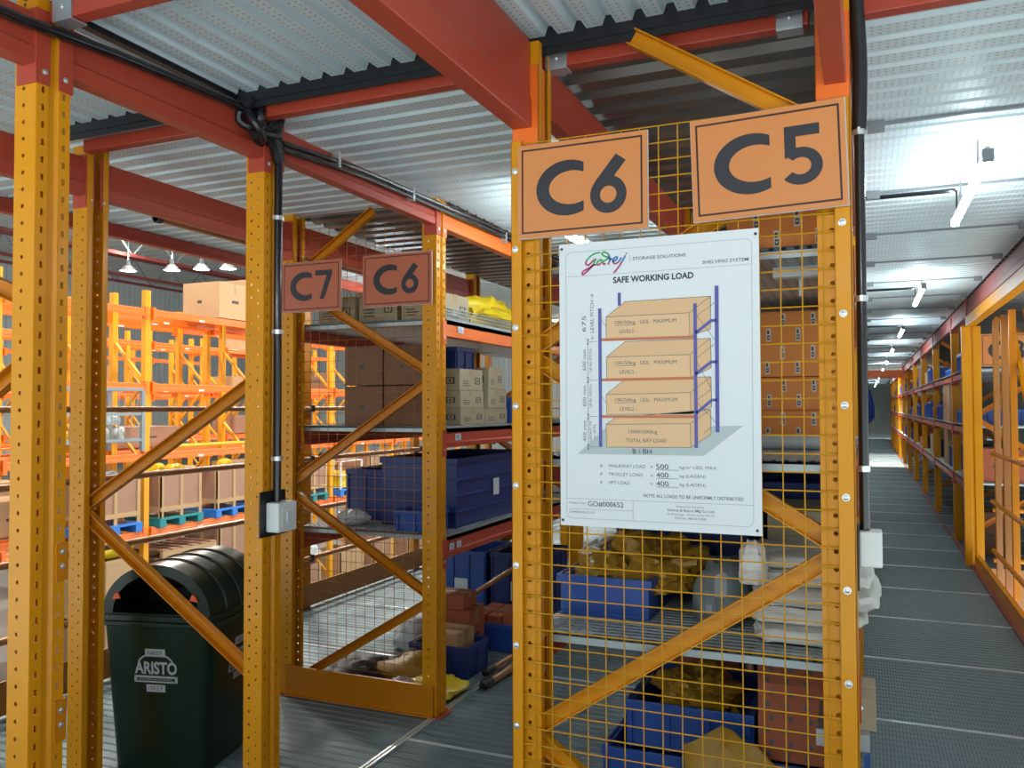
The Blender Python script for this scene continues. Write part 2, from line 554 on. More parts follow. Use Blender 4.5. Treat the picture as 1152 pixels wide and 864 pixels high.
mb = MB()
for i in range(15):
    mb.box(-4.2 + i * 0.2, -4.03 + i * 0.2, -2.66, -2.62, 0.0, 2.40)
mb.box(-4.2, -1.2, -2.70, -2.66, 0.0, 2.40)
struct('light_block_wall', mb, 'end_wall')  # unseen wall added to block ambient light from behind left
mb = MB()
for i in range(155):
    mb.box(5.22, 5.26, 8.3 + i * 0.2, 8.47 + i * 0.2, -1.3, 2.45)
mb.box(5.26, 5.30, 8.3, 39.8, -1.3, 2.45)
struct('wall_right', mb, 'end_wall')
# end of the aisle and the tall hall on the left
mb = MB()
for i in range(46):
    mb.box(-3.6 + i * 0.2, -3.43 + i * 0.2, 39.7, 39.74, 0.0, 3.2)
mb.box(-3.7, 5.4, 39.74, 39.8, 0.0, 3.2)
struct('wall_end', mb, 'end_wall')
mb = MB()
mb.box(-60, -3.9, -6, 70, -2.50, -2.42)
struct('floor', mb, 'slab')
mb = MB()
for i in range(150):
    mb.box(-52.06, -52.0, -6 + i * 0.5, -5.6 + i * 0.5, -2.42, 11.4)
mb.box(-52.2, -52.06, -6, 70, -2.42, 11.4)
struct('wall_left', mb, 'hall_wall')
mb = MB()
for i in range(120):
    mb.box(-52.0 + i * 0.4, -51.68 + i * 0.4, 60.0, 60.06, -2.42, 11.4)
mb.box(-52.0, -3.9, 60.06, 60.2, -2.42, 11.4)
struct('wall_back', mb, 'hall_wall')
mb = MB()
for i in range(66):
    mb.box(-52.0, 6.0, -6 + i, -5.2 + i, 11.32, 11.40)
mb.box(-52.0, 6.0, -6, 60.2, 11.40, 11.5)
struct('ceiling', mb, 'hall_roof')
# roof trusses of the hall: chords run along the aisles
for n, X in enumerate((-20.0, -28.0, -36.0, -44.0)):
    mb = MB()
    zt, zb = 11.2, 9.6
    mb.bar((X, -4, zt), (X, 58, zt), 0.14, 0.16)
    mb.bar((X, -4, zb), (X, 58, zb), 0.14, 0.16)
    for k in range(20):
        y = -3 + 3 * k
        mb.bar((X, y, zb), (X, y + 1.5, zt), 0.07, 0.07, m=1)
        mb.bar((X, y + 1.5, zt), (X, y + 3, zb), 0.07, 0.07, m=1)
    solo('roof_truss', mb, ['maroon', 'grey'], '%s maroon roof truss of the tall hall, counted from the pallet racks outward' % ('first', 'second', 'third', 'farthest')[n], 'roof truss', 'roof trusses of the hall')
for n, X in enumerate((-24.6, -28.6, -38.2)):
    mb = MB()
    mb.tube([(X, -4, 8.9), (X, 58, 8.9)], 0.09, 8)
    for k in range(10):
        mb.tube([(X, 2 + 6 * k, 8.9), (X, 2 + 6 * k, 11.30)], 0.025, 6, 1)
    solo('service_pipe', mb, ['maroon', 'grey'], '%s red service pipe hung under the hall roof, counted from the pallet racks outward' % ('first', 'second', 'third')[n], 'pipe', 'service pipes under the hall roof', smooth=True)

# ================================================================ shelving parts
def hole_strip(mb, A, B, z0, z1, cols):
    ax, ay = A
    w = math.hypot(B[0] - ax, B[1] - ay)
    ux, uy = (B[0] - ax) / w, (B[1] - ay) / w
    P = lambda t, z: (ax + ux * t, ay + uy * t, z)
    def quad(t0, t1, a, b):
        mb.add([P(t0, a), P(t1, a), P(t1, b), P(t0, b)], [(0, 1, 2, 3)])
    t = 0.0
    for tc, hw, hh, pitch, off, rnd in sorted(cols):
        c0, c1 = tc - hw * 0.8, tc + hw * 0.8
        if c0 > t + 1e-6: quad(t, c0, z0, z1)
        z = z0
        zc = z0 + off + pitch / 2
        while zc + hh * 0.8 < z1:
            a, b = zc - hh * 0.8, zc + hh * 0.8
            quad(c0, c1, z, a)
            o = [P(c0, a), P(c1, a), P(c1, b), P(c0, b)]
            if rnd:
                q = 0.4142
                h = hw / 2
                ins = [P(tc + x * h, zc + y * hh / 2) for x, y in ((-q, -1), (q, -1), (1, -q), (1, q), (q, 1), (-q, 1), (-1, q), (-1, -q))]
                mb.add(o + ins, [(0, 1, 5, 4), (1, 6, 5), (1, 2, 7, 6), (2, 8, 7), (2, 3, 9, 8), (3, 10, 9), (3, 0, 11, 10), (0, 4, 11)])
            else:
                ins = [P(tc - hw / 2, zc - hh / 2), P(tc + hw / 2, zc - hh / 2), P(tc + hw / 2, zc + hh / 2), P(tc - hw / 2, zc + hh / 2)]
                mb.add(o + ins, [(0, 1, 5, 4), (1, 2, 6, 5), (2, 3, 7, 6), (3, 0, 4, 7)])
            z = b
            zc += pitch
        quad(c0, c1, z, z1)
        t = c1
    if t < w - 1e-6: quad(t, w, z0, z1)

UW, UD = 0.09, 0.072          # upright: width along the aisle, depth across it
_up = {}
def upright_mesh(H, holes, two_col):
    k = (H, holes, two_col)
    if k in _up: return _up[k]
    mb = MB()
    pr = [(UD, 0.022), (UD, 0.0), (0.0, 0.0), (0.0, 0.030), (0.009, 0.037), (0.009, 0.053), (0.0, 0.060), (0.0, UW), (UD, UW), (UD, UW - 0.022)]
    for i in range(len(pr) - 1):
        cols = []
        if holes:
            if i in (1, 7):
                d = (lambda x: UD - x) if i == 1 else (lambda x: x)
                if two_col:
                    cols = [(d(0.022), 0.0075, 0.0075, 0.042, 0.0, 1), (d(0.050), 0.0085, 0.0085, 0.042, 0.021, 1)]
                else:
                    cols = [(d(0.042), 0.010, 0.010, 0.0405, 0.0, 1)]
            elif i == 2: cols = [(0.017, 0.009, 0.016, 0.042, 0.0, 0)]
            elif i == 6: cols = [(0.014, 0.009, 0.016, 0.042, 0.0, 0)]
        hole_strip(mb, pr[i], pr[i + 1], 0.0, H, cols)
    me = mb.mesh('upright', 'yellow')
    _up[k] = me
    return me

def add_upright(root, x_face, side, y0, H, holes=True, two_col=False, material=None, z=0.0):
    """side=+1: the slotted web faces +X; side=-1: it faces -X. x_face is the web's X (world), y0 the camera-side face"""
    me = upright_mesh(H, holes, two_col)
    if material:
        k = (H, holes, two_col, material)
        if k not in _up:
            me = me.copy()
            me.materials[0] = M[material]
            _up[k] = me
        me = _up[k]
    o = bpy.data.objects.new('upright', me)
    o.parent = root
    rl = root.location
    if side > 0:
        o.location = (x_face - rl.x, y0 + UW - rl.y, z - rl.z)
        o.rotation_euler = (0, 0, PI)
    else:
        o.location = (x_face - rl.x, y0 - rl.y, z - rl.z)
    COL.objects.link(o)
    sd = o.modifiers.new('gauge', 'SOLIDIFY')
    sd.thickness = 0.0025
    sd.offset = 0
    return o

_bolt = None
def bolt_at(parent, loc, axis='-Y', r=0.008):
    global _bolt
    if _bolt is None:
        b = MB()
        b.cyl((0, 0, 0), (0, -1, 0), 1.0, 0.35, 10)
        b.cyl((0, -0.35, 0), (0, -1, 0), 0.8, 0.25, 10, r2=0.45)
        _bolt = b.mesh('bolt', 'bolt', True)
    o = bpy.data.objects.new('bolt', _bolt)
    o.parent = parent
    rl = root_of(parent).location
    o.location = (loc[0] - rl.x, loc[1] - rl.y, loc[2] - rl.z)
    o.scale = (r, r, r)
    if axis == '+X': o.rotation_euler = (0, 0, PI / 2)
    COL.objects.link(o)
    return o

def frame(name, label, y0, xl, xr, H=2.34, braces=(), holes=True, two_col=False, group=None, material=None, brace_mat='yellow_d', sides=(-1, 1), feet=True, z=0.0, brace_w=0.042):
    """one welded end frame of the shelving: two uprights, zig-zag braces, foot plates"""
    t = thing(name, label, 'shelving frame', ((xl + xr) / 2, y0 + UW / 2, z), group=group)
    add_upright(t, xl, sides[0], y0, H - z, holes, two_col, material, z)
    add_upright(t, xr, sides[1], y0, H - z, holes, two_col, material, z)
    ym = y0 + UW / 2
    X = {'l': xl + 0.045, 'r': xr - 0.045}
    for s0, z0, s1, z1 in braces:
        if z1 > H - 0.02:          # cut off where it meets the deck
            q = (H - 0.02 - z0) / (z1 - z0)
            X['c'] = X[s0] + (X[s1] - X[s0]) * q
            s1, z1 = 'c', H - 0.02
        b = MB()
        b.channel((X[s0], ym, z0), (X[s1], ym, z1), brace_w, 0.026, 0.003, (0, -1, 0))
        part('brace', b, brace_mat, t)
    if feet:
        for x in (xl + (UD / 2 if sides[0] < 0 else -UD / 2), xr - UD / 2):
            b = MB()
            b.box(x - 0.062, x + 0.062, y0 - 0.02, y0 + UW + 0.02, z + 0.0, z + 0.006)
            part('foot_plate', b, 'red', t)
    return t

def add_wire_mesh(t, y, x0, x1, z0, z1, px, pz, r, m='wire'):
    b = MB()
    n = int(round((x1 - x0) / px))
    for i in range(n + 1):
        x = x0 + (x1 - x0) * i / n
        b.tube([(x, y, z0), (x, y, z1)], r, 5)
    k = int(round((z1 - z0) / pz))
    for i in range(k + 1):
        zz = z0 + (z1 - z0) * i / k
        b.tube([(x0, y - 2 * r, zz), (x1, y - 2 * r, zz)], r, 5)
    return part('wire_mesh', b, m, t, smooth=True)

def beam(label, xw, side, y0, y1, z0, z1, group, material='red', conn=(True, True), low=0.045, thick=0.048, labels=(), name='shelf_beam', post=True, plate_h=None, mid=None):
    """a stepped beam along the aisle whose outer face is at xw; it hooks onto the posts before y0 and after y1"""
    t = thing(name, label, 'beam', (xw - side * thick / 2, (y0 + y1) / 2, z0), group=group)
    h = z1 - z0
    s = side
    b = MB()
    pr = [(xw - s * thick, z0), (xw, z0), (xw, z0 + h * 0.30), (xw - s * 0.004, z0 + h * 0.36), (xw - s * 0.004, z1 - h * 0.1), (xw - s * 0.008, z1), (xw - s * thick, z1)]
    b.prism([(x, y0, zz) for x, zz in pr], (0, y1 - y0, 0))
    part('rail', b, material, t, bev=0.003)
    for f, yy, d in ((conn[0], y0, -1), (conn[1], y1, 1)):
        if not f: continue
        c = MB()
        c.box(min(xw, xw + s * 0.005), max(xw, xw + s * 0.005), min(yy, yy + d * 0.033), max(yy, yy + d * 0.033), z0 - low, z1 + 0.01)
        c.box(min(xw + s * 0.005, xw - s * 0.062), max(xw + s * 0.005, xw - s * 0.062), min(yy - d * 0.006, yy), max(yy - d * 0.006, yy), z0 - low, z1 + 0.01)
        p = part('connector', c, material, t, bev=0.0015)
        bolt_at(p, (xw + s * 0.005, yy + d * 0.017, z0 - low + 0.03), '+X' if s > 0 else '-Y', 0.007)
    for k, (ly, lw, lh) in enumerate(labels):
        l = MB()
        l.box(min(xw, xw + s * 0.0015), max(xw, xw + s * 0.0015), ly, ly + lw, z0 + h * 0.42, z0 + h * 0.42 + lh)
        p = part('price_label', l, 'paper', t, label='white paper label')
        g = MB()
        for q in range(3):
            g.box(xw + s * 0.0014, xw + s * 0.0019, ly + lw * 0.15, ly + lw * (0.85 - 0.1 * q), z0 + h * 0.42 + lh * (0.2 + 0.22 * q), z0 + h * 0.42 + lh * (0.3 + 0.22 * q))
        part('print', g, 'p_teal', p)
    return t

def shelf_deck(label, x0, x1, y0, y1, z, group, material='shelf_deck', upstand=False):
    b = MB()
    ridged(b, x0, x1, y0, y1, z, 'X', 0.03, 0.5, 0.13, -0.005)
    b.box(x0, x1, y0, y1, z - 0.028, z - 0.010)
    b.box(x0, x0 + 0.004, y0, y1, z - 0.028, z)
    b.box(x1 - 0.004, x1, y0, y1, z - 0.028, z)
    return solo('shelf_deck', b, material, label, 'shelf', group)

# ---------------------------------------------------------------- left block: X -2.65 .. -1.80
LX0, LX1 = -2.652, -1.800
GF = 'end frames of the left shelving'
fA = frame('shelving_frame', 'bright yellow slotted post frame at the left edge, nearest the camera', 1.365, LX0, LX1, 2.385, [('r', 1.66, 'l', 1.93), ('r', 1.52, 'l', 1.10)], two_col=False, group=GF)
fB = frame('shelving_frame', 'orange-yellow frame in front of the green bin with V-shaped diagonal braces', 2.18, LX0 - 0.02, LX1, 2.365, [('l', 1.045, 'r', 1.50), ('l', 1.015, 'r', 0.52)], two_col=True, group=GF)
fF = frame('shelving_frame', 'orange-yellow frame with wire mesh under the C7 and C6 signs behind the bin', 3.37, LX0 - 0.02, LX1, 2.365,
           [('l', 0.045, 'r', 0.515), ('r', 0.535, 'l', 0.99), ('l', 1.03, 'r', 1.53), ('r', 1.56, 'l', 2.02), ('l', 2.04, 'r', 2.55)], two_col=False, group=GF, brace_mat='yellow_d')
add_wire_mesh(fF, 3.442, LX0 + 0.05, LX1 - 0.05, 0.14, 2.30, 0.052, 0.052, 0.0013, 'brown')
b = MB()
b.box(LX0 + 0.03, LX1 - 0.01, 3.352, 3.366, 0.005, 0.145)
b.box(LX0 + 0.03, LX1 - 0.01, 3.340, 3.366, 0.005, 0.012)
part('toe_plate', b, 'yellow_d', fF)
for k, yy in enumerate((5.42, 7.42, 9.42)):
    frame('shelving_frame', 'yellow frame of the left shelving, %s one behind the frame that carries the C7 sign' % ('first', 'second', 'third')[k], yy, LX0, LX1, 2.365,
          [('l', 0.3, 'r', 0.8), ('r', 0.8, 'l', 1.3), ('l', 1.3, 'r', 1.8)], holes=False, group=GF)
# a bolted splice on the near post
sp = MB()
sp.box(-1.8, -1.795, 1.430, 1.462, 0.985, 1.075)
o = part('splice_plate', sp, 'yellow_d', fA, bev=0.001)
for zz in (1.02, 1.055): bolt_at(o, (-1.795, 1.446, zz), '+X', 0.007)
sp = MB()
sp.box(-1.8, -1.795, 1.430, 1.462, 0.60, 0.70)
o = part('splice_plate', sp, 'yellow_d', fA, bev=0.001)
for zz in (0.64, 0.675): bolt_at(o, (-1.795, 1.446, zz), '+X', 0.007)

GB = 'overhead beams along the left block'
beam('orange-red overhead beam running from the nearest yellow post toward the camera', LX1, 1, -2.4, 1.365, 2.22, 2.345, GB, conn=(False, True))
beam('orange-red overhead beam between the nearest yellow post and the post with the black conduit', LX1, 1, 1.455, 2.18, 2.22, 2.345, GB)
beam('orange-red overhead beam between the conduit post and the post beside the far C6 sign', LX1, 1, 2.27, 3.37, 2.24, 2.345, GB)
beam('orange-red overhead beam running away behind the post beside the far C6 sign', LX1, 1, 3.46, 5.42, 2.24, 2.345, GB, material='orange')
beam('dark red overhead beam at the back of the left block, nearest bay', LX0 + 0.045, 1, -2.4, 2.18, 2.18, 2.32, GB)
beam('dark red overhead beam at the back of the left block, above the green bin', LX0 + 0.045, 1, 2.27, 3.37, 2.18, 2.32, GB)
beam('dark red overhead beam at the back of the left block, behind the C7 sign', LX0 + 0.045, 1, 3.46, 5.42, 2.18, 2.32, GB)
beam('dark red edge beam of the mezzanine above the guard rail', -3.60, 1, 0.0, 12.0, 2.30, 2.37, GB, conn=(False, False), name='edge_beam')
# shelf beams and decks behind the far signs
ORD = ['lowest', 'middle', 'upper']
GS = 'shelf beams of the left shelving'
GD = 'shelf decks'
for i, (z0, z1) in enumerate(((0.700, 0.780), (1.215, 1.285), (1.735, 1.795))):
    lab = [(3.50, 0.045, 0.03), (3.575, 0.045, 0.03)] if i == 0 else [(3.53 + 0.03 * i, 0.06, 0.032)]
    beam('orange-red front beam of the %s shelf behind the far C6 sign' % ORD[i], LX1, 1, 3.46, 5.42, z0, z1, GS, material=('red', 'red', 'orange')[i], labels=lab, low=0.04)
    beam('dark red back beam of the %s shelf behind the far C7 sign' % ORD[i], LX0 + 0.045, 1, 3.46, 5.42, z0, z1, GS, low=0.04)
    shelf_deck('punched grey deck of the %s shelf behind the far signs' % ORD[i], LX0 + 0.02, LX1 - 0.002, 3.475, 5.40, z1 + 0.028, GD)
    for kk, yy in enumerate((5.51, 7.51)):
        beam('orange-red front beam of the %s shelf in the %s bay of the left shelving' % (ORD[i], ('second', 'third')[kk]), LX1, 1, yy, yy + 1.91, z0, z1, GS, low=0.04)
        shelf_deck('punched grey deck of the %s shelf in the %s bay of the left shelving' % (ORD[i], ('second', 'third')[kk]), LX0 + 0.02, LX1 - 0.002, yy, yy + 1.9, z1 + 0.028, GD)
# wire up-stand along the edge of the top shelf
b = MB()
for i in range(97):
    y = 3.48 + i * 0.02
    b.box(LX1 - 0.006, LX1 - 0.004, y, y + 0.003, 1.822, 1.872)
for k in range(4):
    b.box(LX1 - 0.0065, LX1 - 0.0035, 3.48, 5.40, 1.824 + k * 0.016, 1.827 + k * 0.016)
solo('wire_upstand', b, 'galv', 'low galvanised wire upstand along the edge of the top shelf behind the far C6 sign', 'shelf edge')

# ---------------------------------------------------------------- central block: X -0.85 .. -0.02
RX0, RX1 = -0.850, -0.022
GC = 'end frames of the central shelving'
fD = frame('shelving_frame', 'yellow mesh-covered end frame that carries the white load poster', 2.025, RX0, RX1, 2.365,
           [('l', 0.565, 'r', 1.06), ('r', 0.03, 'l', 0.545), ('r', 1.085, 'l', 1.53), ('l', 1.555, 'r', 2.02), ('r', 2.04, 'l', 2.52)], group=GC, brace_mat='yellow')
wm = add_wire_mesh(fD, 2.017, RX0 + 0.012, RX1 - 0.012, 0.03, 2.092, 0.0475, 0.0425, 0.0017)
for nm, xa, xb in (('l', RX0, RX0 + 0.029), ('r', RX1 - 0.035, RX1)):
    b = MB()
    b.box(xa, xb, 2.006, 2.012, 0.01, 2.10)
    if nm == 'l': b.box(xa, xa + 0.004, 2.006, 2.030, 0.01, 2.10)
    else: b.box(xb - 0.004, xb, 2.006, 2.030, 0.01, 2.10)
    sp = part('side_strip', b, 'yellow', fD, bev=0.0015)
    zz = 0.17
    while zz < 2.08:
        bolt_at(sp, ((xa + xb) / 2 - 0.002, 2.006, zz), '-Y', 0.0085)
        zz += 0.2055
for k, yy in enumerate((4.05, 6.05, 8.05, 10.05, 12.05, 14.05)):
    frame('shelving_frame', 'yellow frame of the central shelving, %s behind the poster frame' % ('first', 'second', 'third', 'fourth', 'fifth', 'sixth')[k], yy, RX0, RX1, 2.365,
          [('l', 0.3, 'r', 0.8), ('r', 0.8, 'l', 1.3), ('l', 1.3, 'r', 1.8)], holes=(k == 0), group=GC)
GB2 = 'overhead beams along the central block'
beam('deep orange-red overhead beam running from the poster frame toward the camera, left side', RX0 + 0.055, 1, -2.4, 2.02, 2.135, 2.375, GB2, conn=(False, False), thick=0.055, name='overhead_beam')
beam('deep orange-red overhead beam running from the poster frame toward the camera, right side', RX1 - 0.007, 1, -2.4, 2.02, 2.135, 2.375, GB2, conn=(False, False), thick=0.047, name='overhead_beam')
for nm, x in (('left', RX0), ('right', RX1 - 0.072)):
    b = MB()
    b.box(x - 0.001, x + 0.073, 2.018, 2.024, 2.085, 2.30)
    b.box(x - 0.001, x + 0.003, 2.018, 2.07, 2.085, 2.30)
    b.box(x + 0.069, x + 0.073, 2.018, 2.07, 2.085, 2.30)
    part('end_connector', b, 'orange', fD, bev=0.002)
for yy in (2.115, 4.14, 6.14, 8.14, 10.14, 12.14):
    k = int((yy - 2) / 2)
    n = ('first', 'second', 'third', 'fourth', 'fifth', 'sixth')[k]
    beam('red overhead beam on the left of the central shelving, %s bay' % n, RX0 + 0.05, 1, yy, yy + 1.91, 2.21, 2.36, GB2, material='red')
    beam('red overhead beam on the right aisle side of the central shelving, %s bay' % n, RX1, 1, yy, yy + 1.91, 2.21, 2.36, GB2, material='maroon')
    for i, (z0, z1) in enumerate(((0.715, 0.775), (1.185, 1.245), (1.704, 1.764))):
        beam('red left beam of the %s shelf in the %s bay of the central shelving' % (ORD[i], n), RX0 + 0.05, 1, yy, yy + 1.91, z0, z1, 'shelf beams of the central shelving', low=0.04)
        beam('red right beam of the %s shelf in the %s bay of the central shelving' % (ORD[i], n), RX1, 1, yy, yy + 1.91, z0, z1, 'shelf beams of the central shelving', low=0.04)
        shelf_deck('punched grey deck of the %s shelf in the %s bay of the central shelving' % (ORD[i], n), RX0 + 0.01, RX1 - 0.004, yy + 0.005, yy + 1.90, z1 + 0.026, GD)

# ---------------------------------------------------------------- tie beams across the frames, black edge channel, clips
GT = 'tie beams across the frames'
def tie(label, x0, x1, y=2.125, z0=2.322, z1=2.366, material='red', clips=()):
    t = thing('tie_beam', label, 'beam', ((x0 + x1) / 2, y, z0), group=GT)
    b = MB()
    b.box(x0, x1, y - 0.02, y + 0.02, z0, z1)
    part('rail', b, material, t, bev=0.003)
    for cx in clips:
        c = MB()
        c.box(cx, cx + 0.062, y - 0.026, y - 0.020, z0 - 0.004, z1 + 0.004)
        c.box(cx, cx + 0.062, y - 0.026, y + 0.02, z0 - 0.008, z0 - 0.003)
        p = part('clip', c, 'galv', t, bev=0.001, label='galvanised clip')
        bolt_at(p, (cx + 0.031, y - 0.026, (z0 + z1) / 2), '-Y', 0.006)
tie('orange-red tie beam over the passage between the left block and the poster frame', LX1 + 0.03, RX0 + 0.005)
tie('orange-red tie beam along the top of the poster frame', RX0 + 0.055, RX1 - 0.09, clips=(RX0 + 0.062, RX1 - 0.165))
tie('orange-red tie beam above the green bin frame', LX0 + 0.08, LX1 - 0.08, y=2.155)
tie('orange-red tie beam at the left edge overhead, nearest the camera', -1.79, -1.15, y=1.41, z0=2.33, z1=2.38, clips=(-1.775,))
tie('dark red tie beam over the right aisle beside the tall conduit', 0.005, 0.80, y=2.125)
b = MB()
b.box(LX0, 0.0, 2.072, 2.098, 2.366, 2.421)
b.box(LX0, 0.0, 2.075, 2.08, 2.345, 2.396)
solo('edge_channel', b, 'black', 'black channel along the deck edge over the tie beams', 'edge channel')

b = MB()
b.box(-1.842, -1.818, -1.0, 2.06, 2.378, 2.394)
solo('joint_strip', b, 'black', 'black strip along the deck joint above the near overhead beam', 'strip')
# orange cross beam far down the right aisle
b = MB()
b.prism([(-0.02, 22.0, 2.08), (-0.02, 21.95, 2.08), (-0.02, 21.95, 2.12), (-0.02, 21.96, 2.13), (-0.02, 21.96, 2.27), (-0.02, 22.0, 2.27)], (1.6, 0, 0))
solo('cross_beam', b, 'orange', 'bright orange beam crossing the right aisle far away', 'beam')

# ================================================================ lamps on the deck
def tube_lamp(label, X, yc, z=2.24, along='Y', conduit=None, L=1.12, glow='tube'):
    t = thing('tube_light', label, 'ceiling light', (X, yc, z), group='tube lights under the deck')
    def seg(a, b, w, z0, z1):
        m = MB()
        if along == 'Y': m.box(X - w / 2, X + w / 2, yc + a, yc + b, z0, z1)
        else: m.box(X + a, X + b, yc - w / 2, yc + w / 2, z0, z1)
        return m
    part('housing', seg(-L / 2, L / 2, 0.016, z + 0.016, z + 0.034), 'white_plastic', t, bev=0.003)
    e = seg(-L / 2 - 0.012, -L / 2 + 0.012, 0.034, z - 0.018, z + 0.022)
    part('end_cap', e, 'grey', t)
    for q in (-0.3, 0.3):
        m = MB()
        p = (X, yc + q) if along == 'Y' else (X + q, yc)
        m.tube([(p[0], p[1], z + 0.034), (p[0], p[1], 2.372 if yc > 2 else 2.395)], 0.004, 6)
        part('hanger', m, 'galv', t)
    e = seg(L / 2 - 0.012, L / 2 + 0.012, 0.034, z - 0.018, z + 0.022)
    part('end_cap', e, 'grey', t)
    m = MB()
    d = L / 2 - 0.012
    m.tube([(X, yc - d, z), (X, yc + d, z)] if along == 'Y' else [(X - d, yc, z), (X + d, yc, z)], 0.016, 12)
    part('tube', m, glow, t, smooth=True, label='glowing white tube')
    if conduit is not None:
        m = MB()
        m.tube([(conduit, yc + 0.40, 2.355), (X - 0.01, yc + 0.40, 2.355)], 0.010, 8)
        m.tube([(X - 0.006, yc + 0.40, 2.355), (X - 0.006, yc + 0.40, 2.27)], 0.004, 6)
        part('conduit', m, 'black_gloss', t, smooth=True)
    return t
NTH = ('nearest', 'second', 'third', 'fourth', 'fifth', 'sixth', 'seventh', 'eighth', 'ninth', 'tenth')
for k, y in enumerate((3.74, 7.05, 10.45, 13.8, 17.2, 20.6, 26.4, 30.0, 33.6, 37.2)):
    tube_lamp('white tube light over the right aisle, %s in its row' % NTH[k], 0.392, y, conduit=0.0)
for k, y in enumerate((3.82, 7.4, 11.0, 14.6)):
    tube_lamp('white tube light over the passage left of the poster frame, %s in its row' % NTH[k], -1.32, y)
for k, y in enumerate((5.45, 9.2, 13.0)):
    tube_lamp('white tube light over the walkway beside the guard rail, %s in its row' % NTH[k], -3.12, y)
tube_lamp('added fill tube light, unseen behind the camera, right', 0.4, -0.8, z=2.10, along='X', glow='fill_tube')  # three unseen lamps added to brighten the fronts and the near deck
tube_lamp('added fill tube light, unseen behind the camera, middle', -1.3, -0.8, z=2.10, along='X', glow='fill_tube')
tube_lamp('added fill tube light, unseen behind the camera, left', -3.0, -0.8, z=2.10, along='X', glow='fill_tube')
tube_lamp('white tube light over the shelving beyond the right guard rail', 2.2, 6.0)
tube_lamp('white tube light over the shelving beyond the right guard rail, farther', 2.2, 11.5)

# high-bay lamps of the tall hall
def high_bay(label, loc, power):
    t = thing('high_bay_lamp', label, 'ceiling lamp', loc, group='high-bay lamps of the hall')
    x, y, z = loc
    m = MB()
    pr = [(0.42, 0.0), (0.40, 0.03), (0.30, 0.18), (0.16, 0.30), (0.12, 0.32), (0.12, 0.55), (0.02, 0.58)]
    n = 20
    vs = [(x + r * math.cos(2 * PI * k / n), y + r * math.sin(2 * PI * k / n), z + h) for r, h in pr for k in range(n)]
    fs = [(i * n + k, i * n + (k + 1) % n, (i + 1) * n + (k + 1) % n, (i + 1) * n + k) for i in range(len(pr) - 1) for k in range(n)]
    m.add(vs, fs)
    part('shade', m, 'galv', t, smooth=True)
    m = MB()
    m.cyl((x, y, z + 0.02), (0, 0, 1), 0.39, 0.015, 20)
    part('lens', m, 'lamp', t, label='glowing lens')
    m = MB()
    m.tube([(x, y, z + 0.55), (x, y, 11.30)], 0.02, 6)
    part('stem', m, 'grey', t)
    l = area_light('lamp_light', (0, 0, -0.02), 0.8, power, (1.0, 0.93, 0.82))
    l.data.shape = 'DISK'
    l.parent = t
    l2 = area_light('roof_fill_light', (0, 0, 0.62), 0.5, power * 0.3, (1.0, 0.95, 0.86), rot=(PI, 0, 0))  # fill added above the opaque shade to brighten the hall roof
    l2.parent = t
HB = [(-6.2, 7.5), (-6.4, 13.5), (-6.4, 20.0), (-14.0, 9.0), (-14.0, 16.0), (-14.0, 24.0), (-22.0, 14.0), (-22.0, 24.0), (-35.4, 32.2), (-33.2, 33.0), (-31.6, 33.4), (-30.2, 33.8)]
for i, (x, y) in enumerate(HB):
    high_bay('round high-bay lamp under the hall roof, %s' % (
        'first above the near racks', 'second above the near racks', 'third above the near racks', 'first in the second row', 'second in the second row', 'third in the second row',
        'nearer one above the far racks', 'farther one above the far racks', 'leftmost of the four far away', 'second of the four far away', 'third of the four far away', 'rightmost of the four far away')[i], (x, y, 8.6), HALL_LAMP_W)
high_bay('round high-bay lamp above the deck gap at the far end of the right aisle', (0.4, 24.1, 5.0), 500)

